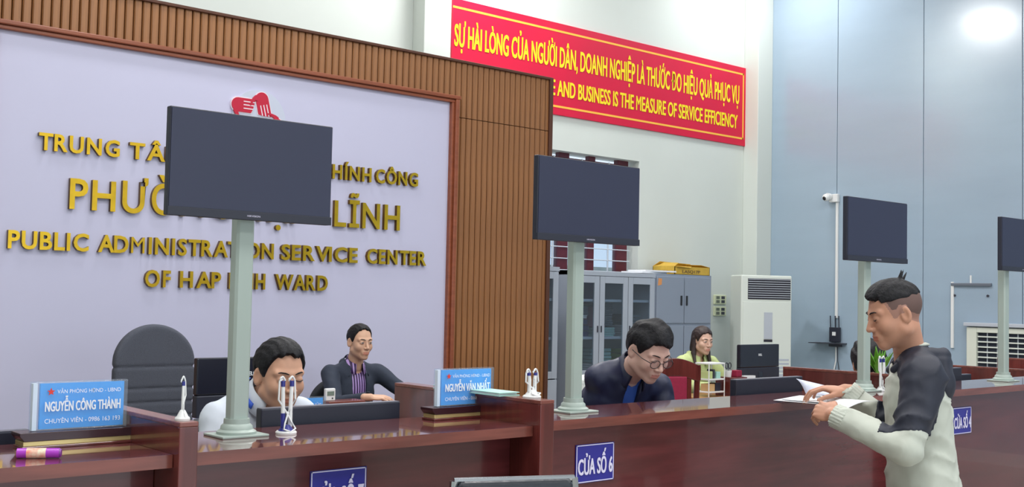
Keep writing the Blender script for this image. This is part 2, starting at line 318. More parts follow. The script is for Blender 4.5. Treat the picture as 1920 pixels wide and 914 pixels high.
# emblem: pale disc with three red hands
em = thing('emblem', 'round wall emblem of red clasping hands above the lettering', 'emblem', (3.86, PW, 2.74))
def yprism(prof, c): return MB().prism(prof, *c)
MB().prism([(.21 * math.cos(a), .21 * math.sin(a)) for a in np.linspace(0, 2 * math.pi, 40, endpoint=False)], -.012, 0, emb_w).build('disc', em)
def emblem_hand(cx, cz, ang, label=None):
    c, q = math.cos(R(ang)), math.sin(R(ang)); T = lambda x, z: (cx + x * c - z * q, cz + x * q + z * c)
    arc = [(-.045 - .05 * math.cos(a), .05 * math.sin(a)) for a in np.linspace(-math.pi / 2, math.pi / 2, 12)]
    b = MB()
    for g, m, y in ((.007, emb_e, -.015), (0, emb_red, -.02)):
        b.prism([T(x * (1 + g * 9), z * (1 + g * 20)) for x, z in arc + [(.085, .05), (.088, .043), (.080, .018), (.074, -.006), (.066, -.03), (.055, -.05)]], y, 0, m)
    for z, x1 in ((.027, .084), (.003, .078), (-.022, .071)): b.prism([T(-.004, z - .0035), T(x1, z - .0035), T(x1, z + .0035), T(-.004, z + .0035)], -.0212, -.019, emb_e)
    b.build('hand', em)
    th = [(-.085, .03), (-.09, .05), (-.075, .075), (-.05, .10), (-.02, .118), (-.012, .110), (-.035, .088), (-.05, .062), (-.04, .04)]
    MB().prism([T(x * .9, -z * .9) for x, z in th], -.0235, -.004, emb_red).build('thumb', em)
emblem_hand(-.125, .085, 0); emblem_hand(.025, .10, -76); emblem_hand(.10, -.05, -150)
# ------------------------------------------------------------------ banner
bn = thing('wall_banner', 'long red wall banner with yellow lettering hung above the window', 'banner', (8.35, 8.0, 3.75))
def BL(x): return x - 8.35
bx('sheet', (BL(6.187), -.022, -.445), (BL(10.505), 0, .462), red_ban, bn, bevel=0.003)
fr = MB()
for lo, hi in (((BL(6.187), .372), (BL(10.44), .392)), ((BL(6.187), -.372), (BL(10.44), -.352)), ((BL(10.425), -.372), (BL(10.445), .392))):
    fr.box((lo[0], -.0235, lo[1]), (hi[0], -.0219, hi[1]), yline)
fr.build('border_line', bn)
text_fit('SỰ HÀI LÒNG CỦA NGƯỜI DÂN, DOANH NGHIỆP LÀ THƯỚC ĐO HIỆU QUẢ PHỤC VỤ', BL(6.21), BL(10.355), 0.03, 0.225, -.0240, yel, bn, off=0.022)
s2 = 'THE SATISFACTION OF PEOPLE AND BUSINESS IS THE MEASURE OF SERVICE EFFICIENCY'
a1 = sum(advance(c) for c in s2); pre = sum(advance(c) for c in s2[:s2.index('AND')]); a0 = 0
k2 = (10.331 - 7.502) / (a1 - pre); text_fit(s2, BL(10.331 - k2 * (a1 - a0)), BL(10.331), -0.255, -0.105, -.0240, yel, bn, off=0.022)

#COUNTER
# ------------------------------------------------------------------ counters
LZ = 1.107
def counter(x0, x1, yf, label):
    t = thing('service_counter', label, 'counter', ((x0 + x1) / 2, 2.8, 0)); ox = (x0 + x1) / 2
    def Q(name, lo, hi, m, **k): return bx(name, (lo[0] - ox, lo[1] - 2.8, lo[2]), (hi[0] - ox, hi[1] - 2.8, hi[2]), m, t, **k)
    MB().box((x0 - ox, yf - 2.8, LZ - .033), (x1 - ox, 3.085 - 2.8, LZ - .001), maho_edge).box((x0 - ox, yf - 2.8 + .002, LZ - .001), (x1 - ox, 3.083 - 2.8, LZ), maho_top).build('ledge', t)
    Q('front_panel', (x0, 2.80, 0.08), (x1, 2.83, LZ - .033), maho); Q('plinth', (x0, 2.83, 0), (x1, 2.86, 0.08), slatd)
    Q('desk_top', (x0, 2.83, .72), (x1, 3.34, .75), maho_top)
    return t
counter(-1.2, 1.235, 2.69, 'mahogany counter at the far left with a purple tube on its ledge')
counter(1.285, 2.45, 2.69, 'mahogany counter with a blue window sign in front of the clerk in white')
counter(2.51, 4.88, 2.76, 'long mahogany counter with a blue window 6 sign')
counter(4.93, 7.3, 2.76, 'mahogany counter at the right with a blue window 4 sign')
def divider(x0, x1, label, z=1.19, y0=2.655, y1=3.46):
    t = thing('counter_divider', label, 'divider', ((x0 + x1) / 2, 3, 0)); h = (x1 - x0) / 2
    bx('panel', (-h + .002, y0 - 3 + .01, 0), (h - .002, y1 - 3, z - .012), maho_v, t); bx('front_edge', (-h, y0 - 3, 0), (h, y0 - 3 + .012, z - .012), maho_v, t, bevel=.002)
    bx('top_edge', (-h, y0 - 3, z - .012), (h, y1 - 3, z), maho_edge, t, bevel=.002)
divider(1.235, 1.285, 'upright mahogany divider beside the left name plate')
divider(2.45, 2.51, 'upright mahogany divider with mint folder and pens on top')
divider(4.88, 4.93, 'mahogany divider behind the papers, left of the third monitor pole')
divider(7.302, 7.34, 'mahogany divider near the right wall, beneath the wall vent', 1.12, 3.1, 3.95)
divider(8.6, 8.64, 'farthest mahogany divider, right of the last monitor pole', 1.13, 2.9, 4.12)
def window_sign(x1, n, label):
    t = thing('window_sign', label, 'sign', (x1 - .095, 2.8, .945)); bx('plate', (-.095, -.004, -.0665), (.095, 0, .0665), sign_blue, t)
    b = MB()
    for lo, hi in (((-.0925, .0615), (.0925, .0645)), ((-.0925, -.0645), (.0925, -.0615)), ((-.0925, -.0645), (-.0895, .0645)), ((.0895, -.0645), (.0925, .0645))): b.box((lo[0], -.0052, lo[1]), (hi[0], -.004, hi[1]), sign_white)
    b.build('border', t); text_fit('CỬA SỐ ' + n, -.085, .085, -.037, .016, -.0055, sign_white, t, off=.03)
window_sign(1.888, '7', 'blue plate below the ledge, cut off by the frame, under the clerk in white')
window_sign(2.94, '6', 'blue plate reading CỬA SỐ 6 on the counter front')
window_sign(5.558, '4', 'blue plate reading CỬA SỐ 4 behind the standing man')
# ------------------------------------------------------------------ display monitors on poles
def display(px, mx, label, w=.51, py=2.945, my=2.875):
    t = thing('display_stand', label, 'monitor', (px, py, LZ))
    bx('base_plate', (-.072, -.06, 0), (.072, .06, .007), polem, t, bevel=.002)
    MB().lathe([(.056, .007), (.056, .014), (.046, .02), (.044, .03), (.037, .036), (.036, .05)], polem, 28).build('collar', t, smooth=True)
    c = .007; hw, hd = .0275, .022
    MB().prism([(-hw + c, -hd), (hw - c, -hd), (hw, -hd + c), (hw, hd - c), (hw - c, hd), (-hw + c, hd), (-hw, hd - c), (-hw, -hd + c)], .012, .72, polem, 'z').build('pole', t)
    m = thing('monitor', None, None); m.parent = t; m.location = (mx - px, my - py, 1.72 - LZ)
    h = .295
    bx('casing', (0, 0.004, 0), (w, .028, h), black_pl, m, bevel=.003); bx('screen', (.004, 0.0015, .024), (w - .004, .0045, h - .004), scr, m)
    bx('lower_bezel', (.0, -.001, 0), (w, .0045, .0235), black_pl, m, bevel=.001); text_fit('HIKVISION', w * .5 - .02, w * .5 + .02, .0085, .0135, -.0015, sign_white, m, 'logo', off=0)
    bx('mount', (px - mx - .04, .028, .08), (px - mx + .04, my and .052, .2), grey_dk, m)
display(1.541, 1.281, 'largest, nearest display monitor on a pale pole, hiding the gold lettering')
display(2.878, 2.622, 'display monitor on a pole in front of the back window', .52)
display(4.80, 4.546, 'display monitor on the pole just behind the standing man', .525)
display(6.22, 6.06, 'display monitor on a pole cut off by the right edge', .52)
# ------------------------------------------------------------------ things on the ledges
def name_plate(x0, x1, rows, label, yb=2.99):
    t = thing('name_plate', label, 'name plate', ((x0 + x1) / 2, yb, LZ)); w = (x1 - x0) / 2
    MB().prism([(-w - .028, .0), (w + .028, .0), (w + .028, .008), (-w - .028, .008)], -.035, .035, maho_v).build('foot', t, bevel=.002)
    bx('gold_strip', (-w - .024, -.031, .008), (w + .024, .031, .02), mat('pale_brass', (206, 186, 128), .35, .6), t, bevel=.001)
    MB().prism([(-w - .022, .02), (w + .022, .02), (w + .034, .034), (w + .034, .042), (-w - .034, .042), (-w - .034, .034)], -.034, .034, mat('dark_base', (52, 24, 30), .25)).build('upper_base', t, bevel=.001)
    bx('acrylic_block', (-w, -.011, .042), (w, .011, .168), acry_g, t, bevel=.002)
    bx('blue_print', (-w + .022, -.004, .046), (w - .008, .004, .163), blue_card, t)
    bx('end_strip', (-w + .003, -.008, .044), (-w + .014, .008, .164), printw, t)
    a, b = -w + .033, w - .02; L = b - a
    star = MB(); cx, cz = a + .014, .142
    star.prism([(cx + (.0105 if k % 2 == 0 else .0045) * math.sin(k * math.pi / 5), cz + (.0105 if k % 2 == 0 else .0045) * math.cos(k * math.pi / 5)) for k in range(10)], -.0122, -.0115, red_star); star.build('star_print', t)
    text_fit(rows[0], a + .03, b, .137, .147, -.0116, printw, t, off=0.0); text_fit(rows[1], a, b, .092, .1165, -.0116, printw, t, off=.03); text_fit(rows[2], a, b, .061, .0725, -.0116, printw, t, off=0.0)
name_plate(.984, 1.234, ('VĂN PHÒNG HĐND - UBND', 'NGUYỄN CÔNG THÀNH', 'CHUYÊN VIÊN - 0986 163 193'), 'blue name plate on the left counter ledge, beside the purple tube')
name_plate(2.283, 2.528, ('VĂN PHÒNG HĐND - UBND', 'NGUYỄN VĂN NHẤT', 'CHUYÊN VIÊN - 0868 026 999'), 'blue name plate in front of the wooden slats, left of the divider')
def pen_holder(x, y, z, label, n=2, blue=False, rz=0, h=.165):
    t = thing('pen_stand', label, 'pen holder', (x, y, z), rz)
    MB().lathe([(.030, 0), (.031, .005), (.027, .009), (.0, .0092)], white_pl, 20).build('foot', t, smooth=True)
    MB().lathe([(.024, .0088), (.017, .018), (.010, .026), (.0, .027)], blue_pl if blue else white_pl, 16).build('socket', t, smooth=True)
    for k in range(n):
        s = (-1, 1)[k] if n > 1 else 0; xa, xb = s * .012, s * .016
        p = MB().tube([(xa, 0, .02), (xa, 0, .06)], .0065, blue_pl if (blue and k == 0) else white_pl, 10).tube([(xa, 0, .06), (xb * .9, 0, h * .86)], [.0062, .0055], white_pl, 10).build('pen', t, smooth=True)
        MB().tube([(xb * .9, -.0, h * .83), (xb * .9, 0, h * .93)], .0064, blue_pl, 10).build('pen_cap', p)
        MB().tube([(xb + .006 * (1 if s >= 0 else -1) * -1, 0.006, h * .97 + .006 * math.sin(0))] + [(xb + .009 - .018 * (1 - u) if s < 0 else xb - .009 + .018 * u, 0.002, h * .93 + .012 * math.sin(math.pi * u)) for u in np.linspace(0, 1, 7)] , .003, white_pl, 8).build('pen_loop', p, smooth=True)
        e = .009 if s >= 0 else -.009
        MB().tube([(xb + e, .002, h * .93), (xb + e * 1.3, .0, h * .6), (xb * .2, -.004, h * .38), (-xa * .9, -.012, h * .2), (-xa * 1.6, -.02, .016), (0, -.027, .007)], .0028, white_pl, 8).build('cord', t, smooth=True)
    return t
pen_holder(1.684, 2.915, LZ, 'twin pen stand with blue socket in front of the clerk in white', blue=True)
pen_holder(1.262, 2.70, 1.19, 'white pen stand on the left divider, beside the office chair', n=1, h=.105).scale = (.62, .62, 1)
pen_holder(2.493, 2.745, 1.19, 'white twin pen stand on the divider with the mint folder', h=.088)
pen_holder(4.885, 2.90, 1.19 if False else LZ, 'white pen stand between third monitor pole and potted plant', h=.165)
t = thing('mint_folder', 'mint green folder of papers lying on the divider behind the pens', 'folder', (2.485, 3.02, 1.19)); bx('cover', (-.06, -.19, .0), (.03, .17, .003), mint, t); bx('sheets', (-.056, -.18, .003), (.026, .16, .009), paper, t); bx('cover', (-.06, -.19, .009), (.03, .17, .012), mint, t, bevel=.001)
t = thing('glue_tube', 'purple tube lying on the left counter ledge', 'tube', (.945, 2.80, LZ + .0125), R(-30))
MB().tube([(-.048, 0, 0), (.048, 0, 0)], .012, purple, 20).build('body', t, smooth=True); MB().tube([(-.026, 0, 0), (.018, 0, 0)], .0124, mat('tube_label', (240, 232, 206), .5, rgb2=(236, 140, 120), scale=(60, 60, 60)), 20).build('label', t, smooth=True)
MB().tube([(.046, 0, 0), (.052, 0, 0)], [.012, .009], mat('purple_dark', (120, 40, 140), .3), 20).build('cap', t, smooth=True)
def clerk_monitor(x0, x1, y, ztop, label, h=.30):
    t = thing('computer_monitor', label, 'monitor', ((x0 + x1) / 2, y, .75)); w = (x1 - x0) / 2
    bx('casing', (-w, 0, ztop - .75 - h), (w, .035, ztop - .75), black_pl, t, bevel=.004); bx('screen', (-w + .01, .035, ztop - .74 - h), (w - .01, .037, ztop - .76), scr_dk, t)
    bx('top_strip', (-w + .002, .002, ztop - .7505), (w - .002, .033, ztop - .7485), mat('screen_edge', (96, 98, 110), .4), t)
    bx('neck', (-.03, .037, .01), (.03, .05, ztop - .85), black_pl, t); bx('foot', (-.12, -.0, 0), (.12, .16, .012), black_pl, t, bevel=.003)
clerk_monitor(1.715, 2.235, 3.12, 1.158, 'black screen top showing above the ledge, left of the divider')
clerk_monitor(4.055, 4.56, 3.12, 1.171, 'black screen top between the glasses man and the papers')
clerk_monitor(.50, 1.03, 3.12, 1.136, 'black screen top at the far left behind the name plate')
clerk_monitor(5.66, 6.13, 3.14, 1.171, 'dark grey screen top right of the standing man')
clerk_monitor(6.26, 6.56, 3.30, 1.112, 'thin dark screen edge left of the last pole')

#BACKGROUND
# ------------------------------------------------------------------ seats
def exec_chair(x, y, label, zt=1.30, w=.25, m=fabric_g, rz=0, rolls=True):
    t = thing('office_chair', label, 'chair', (x, y, 0), rz)          # faces -y
    def f(p):
        X, Yy, Z = p[..., 0], p[..., 1], p[..., 2]; zc = zt - w * .92
        d = np.maximum(np.abs(X) - w, 0); top = np.sqrt(np.maximum(X, -X) ** 2 + np.maximum((Z - zc) * w / (w * .92), 0) ** 2) - w
        q = np.maximum(np.maximum(top, .52 - Z), np.abs(Yy + .03 * ((zt - Z) / .7 - .5)) - .045)
        r = smax(top, np.abs(Yy - .02 * np.cos(X * 6)) - .035, .03); r = smax(r, .5 - Z, .02)
        if rolls:
            for zz in (zt - .245, zt - .37, zt - .45, zt - .53, zt - .62): r = r + .007 * np.exp(-((Z - zz) / .008) ** 2)
        return r
    v, q = nets(f, (-w - .04, -.09, .46), (w + .04, .1, zt + .04), .008 if w > .2 else .01)
    mesh_vf('backrest', [(v, q)], [m], t)
    MB().box((-w, -.5, .42), (w, .02, .52), m).build('seat', t, bevel=.03)
    for s in (-1, 1): MB().tube([(s * w, -.05, .62), (s * (w + .05), -.08, .68), (s * (w + .05), -.36, .68), (s * w, -.38, .46)], .014, black_pl, 8).build('armrest', t, smooth=True)
    MB().tube([(0, -.24, .06), (0, -.24, .42)], .03, chrome, 12).build('gas_lift', t, smooth=True)
    for k in range(5):
        a = k * 2 * math.pi / 5; MB().tube([(0, -.24, .09), (.3 * math.cos(a), -.24 + .3 * math.sin(a), .06)], [.025, .018], black_pl, 8).tube([(.3 * math.cos(a), -.24 + .3 * math.sin(a) - .012, .028), (.3 * math.cos(a), -.24 + .3 * math.sin(a) + .012, .028)], .027, black_pl, 12).build('base_leg', t)
exec_chair(2.76, 6.30, 'grey high-back office chair with horizontal seams beside the wall', 1.315, .243)
exec_chair(4.26, 6.70, 'low black office chair behind the man in the suit', .93, .22, fabric_k, rolls=False)
exec_chair(1.98, 4.05, 'dark office chair hidden behind the clerk in white', .98, .21, fabric_k, rolls=False)
def wood_chair(x, y, rz, label, zt, w=.21, cover=False, cush=crimson):
    t = thing('wooden_chair', label, 'chair', (x, y, 0), rz)          # backrest at +y, faces -y
    for s in (-1, 1):
        MB().tube([(s * w, .02, 0), (s * w, .0, .5), (s * w, .04, zt - .05)], .022, maho_v, 8).build('back_post', t, smooth=True)
        MB().tube([(s * w, -.42, 0), (s * w, -.42, .44)], .02, maho_v, 8).build('front_leg', t, smooth=True)
        MB().box((s * w - .025, -.42, .63), (s * w + .025, .0, .66), maho_v).build('armrest', t, bevel=.008)
    n = 14; arch = [(-w - .02, zt - .16)] + [(-w - .02 + (2 * w + .04) * k / n, zt - .06 + .06 * math.sin(math.pi * k / n)) for k in range(n + 1)] + [(w + .02, zt - .16)] + [(w - (2 * w) * k / n, zt - .17 + .04 * math.sin(math.pi * k / n)) for k in range(n + 1)]
    MB().prism(arch, .02, .055, maho_v).build('top_rail', t, bevel=.006)
    MB().box((-w + .095, .02, .56), (w - .095, .06, zt - .13), cush).build('back_cushion', t, bevel=.012)
    for s in (-1, 1): MB().box((s * (w - .075) - .02, .022, .5), (s * (w - .075) + .02, .05, zt - .13), maho_v).build('back_slat', t, bevel=.004)
    MB().box((-w, -.44, .43), (w, .03, .47), maho_v).build('seat_frame', t, bevel=.006); MB().box((-w + .02, -.42, .47), (w - .02, .01, .52), cush).build('seat_cushion', t, bevel=.018)
    if cover:
        MB().prism([(-w - .03, zt - .14)] + [(-w - .03 + (2 * w + .06) * k / n, zt - .035 + .05 * math.sin(math.pi * k / n) ** .5) for k in range(n + 1)] + [(w + .03, zt - .14)] + [(w - (2 * w) * k / n, zt - .14 + .05 * math.sin(math.pi * k / n)) for k in range(n + 1)], -.012, .085, cover_w).build('cloth_cover', t, bevel=.01)
wood_chair(4.98, 4.86, 0, 'wooden chair with a white cloth cover over its top, behind the second pole', 1.04, .165, True, pinkc)
wood_chair(6.28, 5.42, R(160), 'wooden visitor chair with crimson back between the glasses man and the woman', 1.10, .20, False, crimson)
wood_chair(3.62, 3.85, 0, 'wooden chair under the man with glasses, hidden by the counter', 1.0, .20, False, crimson)
t = thing('hall_chair', 'black padded chair top at the bottom edge in front of the counter', 'chair', (2.06, 2.33, 0), R(-24))
MB().prism([(-.165, .62), (-.165, 1.005), (-.155, 1.02), (.155, 1.02), (.165, 1.005), (.165, .62)], -.02, .02, leather).build('backrest', t, bevel=.01)
MB().box((-.18, -.42, .45), (.18, .0, .5), leather).build('seat', t, bevel=.015)
for s in (-1, 1): MB().tube([(s * .172, .0, 1.02), (s * .18, .0, .9), (s * .185, -.02, .45), (s * .19, .05, 0)], .012, chrome, 8).build('back_leg', t, smooth=True); MB().tube([(s * .175, -.4, .47), (s * .19, -.43, 0)], .012, chrome, 8).build('front_leg', t, smooth=True)
MB().tube([(-.172, 0, 1.02), (.172, 0, 1.02)], .009, chrome, 8).build('top_rail', t, smooth=True)
# ------------------------------------------------------------------ desks behind the counter
def desk(x0, x1, y0, y1, z, label, lip=0):
    t = thing('office_desk', label, 'desk', ((x0 + x1) / 2, (y0 + y1) / 2, 0)); a, b = (x1 - x0) / 2, (y1 - y0) / 2
    bx('desk_top', (-a, -b, z - .035), (a, b, z), mat('desk_light', (176, 124, 78), .3, noise=.2, scale=(2, 25, 25)) if lip == 2 else maho_top, t, bevel=.003); bx('modesty_panel', (-a + .03, -b + .05, .1), (a - .03, -b + .07, z - .035), maho, t)
    for s in (-1, 1): bx('side_panel', (s * (a - .03) - .015, -b + .04, 0), (s * (a - .03) + .015, b - .04, z - .035), maho_v, t)
    return t
desk(3.2, 5.0, 5.62, 6.18, .80, 'mahogany desk of the man in the dark suit')
desk(1.9, 3.3, 4.75, 5.4, .80, 'desk carrying the black all-in-one computer behind the first pole')
desk(6.92, 8.75, 5.55, 6.0, .76, 'desk with light wooden edge in front of the woman', 2)
t = bx('desk_riser', (-.13, -.06, 0), (.13, .06, .068), maho_edge, None, bevel=.003, loc=(3.765, 5.86, .80)); tag(t, 'low brown wooden box in front of the folded hands', 'box')
t = thing('desk_clock', 'small white desk clock left of the man in the suit', 'clock', (3.675, 5.86, .868)); bx('case', (-.035, -.012, 0), (.035, .012, .075), white_pl, t, bevel=.006); bx('display', (-.024, -.0135, .032), (.024, -.012, .058), mat('lcd', (120, 134, 124), .4), t); bx('button', (.008, -.0135, .012), (.018, -.012, .02), grey_dk, t)
t = thing('name_card', 'small blue desk card beside the white desk clock', 'name plate', (3.52, 5.84, .80)); bx('acrylic', (-.115, -.008, 0), (.115, .008, .10), acry_g, t); bx('blue_print', (-.10, -.003, .006), (.095, .003, .092), blue_card, t); text_fit('CÔNG CHỨC', -.08, .08, .04, .06, -.0085, printw, t, off=0)
t = bx('red_document_box', (-.10, -.10, 0), (.10, .10, .085), maho_v, None, bevel=.004, loc=(4.36, 5.80, .80)); tag(t, 'red wooden box under the left hand of the suited man', 'box')
t = bx('loose_sheet', (-.10, -.06, 0), (.10, .06, .004), paper, None, loc=(4.38, 5.80, .886), rz=.3); tag(t, 'white sheet lying on the red box beside the suited man', 'paper')
def rear_monitor(x0, x1, y, z0, z1, label, desk_z, stripe):
    t = thing('all_in_one_computer', label, 'computer', ((x0 + x1) / 2, y, desk_z)); w = (x1 - x0) / 2; z0 -= desk_z; z1 -= desk_z
    zm = z0 + (z1 - z0) * .38
    bx('back_shell', (-w, 0, zm), (w, .04, z1), scr_dk, t, bevel=.006); bx('lower_shell', (-w, -.004, z0), (w, .045, zm - .002), black_pl, t, bevel=.006)
    bx('port_cover', (-.03, -.006, z0 + .03), (.03, -.003, z0 + .08), scr_dk, t, bevel=.002); bx('screen', (-w + .01, .045, z0 + .02), (w - .01, .047, z1 - .01), scr, t)
    text_fit('DELL', -.025, .025, (zm + z1) / 2, (zm + z1) / 2 + .018, -.001, printw, t, 'logo', off=.02)
    bx('stand', (-.05, .0, .006), (.05, .04, z0 + .02), chrome if stripe else grey_dk, t); bx('foot', (-w * .8 if stripe else -.12, -.06, 0), (w * .8 if stripe else .12, .14, .02 if not stripe else .03), mat('silver', (150, 156, 166), .3, .6), t, bevel=.004)
    if stripe: bx('speaker_bar', (-w, -.03, z0 - .055), (w, .03, z0 - .004), mat('silver', (150, 156, 166), .3, .6), t, bevel=.006)
rear_monitor(2.355, 2.90, 4.9, .925, 1.203, 'large black computer back behind the first pole and clerk', .80, True)
rear_monitor(7.67, 8.21, 5.86, .845, 1.157, 'black computer back in front of the standing air conditioner', .76, False)
# things on the woman's desk
t = thing('desk_tray', 'white two-tier plastic tray beside the woman', 'tray', (7.15, 5.76, .76))
for z in (0.03, .13, .255): bx('shelf', (-.10, -.07, z), (.10, .07, z + .012), white_pl, t, bevel=.002)
for sx_ in (-.097, .097):
    for sy_ in (-.066, .066): MB().tube([(sx_, sy_, 0), (sx_, sy_, .267)], .005, white_pl, 6).build('post', t)
for lo, hi, m_ in (((-.09, -.05, .142), (-.03, .03, .20), mat('lime', (190, 204, 140), .5)), ((-.02, -.05, .142), (.0, .02, .215), grey_dk), ((.02, -.05, .142), (.07, .03, .195), mint), ((-.08, -.05, .042), (.0, .03, .10), mat('tan', (206, 170, 120), .6)), ((.01, -.05, .042), (.07, .03, .105), black_pl)):
    o = bx('stationery_box', tuple(a - b for a, b in zip(lo, lo)), tuple(b - a for a, b in zip(lo, hi)), m_, None, bevel=.004, loc=(7.15 + lo[0], 5.76 + lo[1], .76 + lo[2])); tag(o, {'lime': 'lime green stationery box on the white tray, upper tier', 'dark_grey': 'narrow dark container on the upper tier of the white tray', 'mint_folder': 'mint container on the upper tier of the white tray', 'tan': 'tan box on the lower tier of the white tray', 'black_plastic': 'black box on the lower tier of the white tray'}[m_.name], 'box')
t = thing('drawer_organizer', 'small brown wooden drawer box with a round knob', 'drawer box', (7.37, 5.72, .76)); bx('body', (-.09, -.09, 0), (.09, .09, .15), maho_v, t, bevel=.003); d_ = bx('drawer', (-.08, -.098, .03), (.08, -.09, .12), maho_edge, t, bevel=.002); MB().lathe([(.008, 0), (.008, .004), (.0, .004)], chrome, 10).build('knob', d_, loc=(0, -.10, .085)); d_.children[0].rotation_euler.x = R(90)
t = thing('pen_cup', 'white cup holding black scissors on the drawer box', 'cup', (7.34, 5.73, .91)); MB().lathe([(.025, 0), (.03, .05), (.027, .05), (.022, .004), (0, .004)], white_pl, 16).build('cup', t, smooth=True)
s_ = MB().tube([(0, 0, .02), (.0, 0, .07)], .004, chrome, 6).build('scissor_blade', t)
for q in (-.02, .02): MB().tube([(q + .017 * math.cos(a), 0, .088 + .024 * math.sin(a)) for a in np.linspace(0, 2 * math.pi, 14)], .004, black_pl, 6).build('scissor_grip', t, smooth=True)
t = bx('pencil_box', (-.035, -.03, 0), (.035, .03, .05), crimson, None, bevel=.004, loc=(7.435, 5.72, .91)); tag(t, 'crimson box beside the scissors on the drawer box', 'box')
t = MB().prism([(-.09, 0), (.09, 0), (.075, .15), (-.085, .155)], -.01, .01, paper).build('desk_card', loc=(7.60, 5.72, .76)); tag(t, 'white folded card in front of the black computer', 'card'); bx('print', (.0, -.0115, .05), (.012, -.0105, .11), grey_dk, t)
# ------------------------------------------------------------------ cabinets along the back wall
CY0, CY1 = 7.50, 7.93
def bookcase(x0, doors, zt, label, z0=.80, shelves=(1.50, 1.145)):
    x1 = doors[-1][1] + .01; t = thing('glass_bookcase', label, 'cabinet', (x0, CY0, 0)); W = x1 - x0; b = MB()
    b.box((0, .02, 0), (.02, CY1 - CY0, zt), cab).box((W - .02, .02, 0), (W, CY1 - CY0, zt), cab).box((0, CY1 - CY0 - .02, 0), (W, CY1 - CY0, zt), cab_in).box((0, .0, zt - .04), (W, CY1 - CY0, zt), cab).box((0, .02, 0), (W, CY1 - CY0, .08), cab)
    b.build('carcass', t)
    for z in shelves + (z0,): bx('shelf', (.02, .03, z - .012), (W - .02, CY1 - CY0 - .02, z + .012), cab, t)
    for k, (a, c) in enumerate(doors):
        a -= x0; c -= x0; f = .065; zb, zz = z0 - .02, zt - .045; g = MB()
        g.box((a, 0, zb), (a + f, .02, zz), cab).box((c - f, 0, zb), (c, .02, zz), cab).box((a + f, 0, zz - f), (c - f, .02, zz), cab).box((a + f, 0, zb), (c - f, .02, zb + f), cab)
        d = g.build('door', t, bevel=.003); bx('pane', (a + f, .008, zb + f), (c - f, .012, zz - f), glass, d)
        bx('lock', ((a if k else c - .04) + .012, -.008, 1.2), ((a if k else c - .04) + .024, 0, 1.26), grey_dk, d)
        bx('lower_door', (a, 0, .09), (c, .02, zb - .01), cab, t, bevel=.003)
    return t
bookcase(6.32, ((6.33, 6.72), (6.725, 7.115)), 1.80, 'grey glass-door bookcase partly hidden behind the partition end')
bookcase(7.245, ((7.26, 7.65), (7.66, 8.045), (8.053, 8.43)), 1.775, 'grey bookcase with three narrow glass doors below the window')
def docs(x0, x1, z, kind, col, label, y=7.62, h=.2, lean=0, n=1):
    o = MB()
    if kind == 'stack':
        for i in range(n): o.box((random.uniform(-.01, .01), random.uniform(-.01, .0), i * h / n), (x1 - x0 + random.uniform(-.01, .01), .24, (i + .8) * h / n), col)
    else:
        for i in range(n): w_ = (x1 - x0) / n; T = Matrix.Translation((i * w_, 0, 0)) @ Matrix.Rotation(lean, 4, 'Y'); o.box((0, 0, 0), (w_ * .86, .22, h), col, T)
    o = o.build('document_' + ('stack' if kind == 'stack' else 'binder'), loc=(x0, y, z)); tag(o, label, 'documents')
pw = mat('papers_grey', (196, 200, 208), .7); bb = mat('binder_blue', (52, 58, 104), .5); pk = mat('binder_pink', (176, 120, 150), .6); gl = mat('file_green', (150, 190, 84), .6); gn = mat('binder_grey', (84, 96, 108), .6); fm = mat('file_mint', (150, 188, 188), .6); vl = mat('binder_violet', (110, 104, 150), .6)
z0_, z1_, z2_ = .812, 1.157, 1.512
docs(6.80, 7.05, z2_, 'stack', pw, 'pale paper stack in the left bookcase, upper shelf', h=.10, n=5)
docs(6.84, 7.02, z1_, 'bind', pw, 'leaning pale folders in the left bookcase, middle shelf', h=.22, n=3, lean=-.16)
docs(6.82, 6.98, z0_, 'bind', fm, 'mint files in the left bookcase, bottom shelf', h=.24, n=2)
docs(7.32, 7.62, z1_, 'stack', bb, 'dark blue binders in the first narrow door, middle shelf', h=.17, n=3)
docs(7.32, 7.60, z1_ + .172, 'stack', pw, 'white papers lying on the dark blue binders', h=.03, n=2)
docs(7.40, 7.46, z0_, 'bind', gn, 'grey binder in the first narrow door, bottom shelf', h=.2)
docs(7.34, 7.62, z1_ + .20, 'stack', gn, 'grey file trays above the white papers in the first narrow door', h=.09, n=5)
docs(7.72, 7.82, z2_, 'bind', vl, 'violet binders in the middle narrow door, upper shelf', h=.21, n=2)
docs(7.72, 7.99, z1_ + .10, 'stack', gn, 'ribbed stack of dark files in the middle narrow door', h=.22, n=11, y=7.66)
docs(7.70, 7.78, z1_ + .09, 'bind', pk, 'leaning pink folder in the middle narrow door', h=.20, n=1, y=7.58, lean=.12)
docs(7.70, 7.98, z1_, 'stack', fm, 'mint and white papers on the middle shelf of the middle narrow door', h=.085, n=5)
docs(7.70, 7.98, z0_ + .09, 'stack', fm, 'pale blue files, bottom shelf of the middle narrow door', h=.14, n=4, y=7.66)
docs(7.70, 7.96, z0_, 'stack', paper, 'white paper stack, bottom shelf of the middle narrow door', h=.085, n=4)
docs(8.12, 8.38, z1_, 'stack', pw, 'pale papers, middle shelf of the right narrow door', h=.11, n=5)
docs(8.12, 8.38, z1_ + .115, 'stack', gn, 'curled grey files above the pale papers in the right narrow door', h=.10, n=3)
docs(8.12, 8.36, z0_, 'stack', gl, 'lime green files, bottom shelf of the right narrow door', h=.22, n=5)
t = thing('steel_cabinet', 'grey steel cabinet with black handles and a cardboard box on top', 'cabinet', (8.44, CY0, 0)); bx('carcass', (0, .015, 0), (.885, .43, 1.78), cab_d, t)
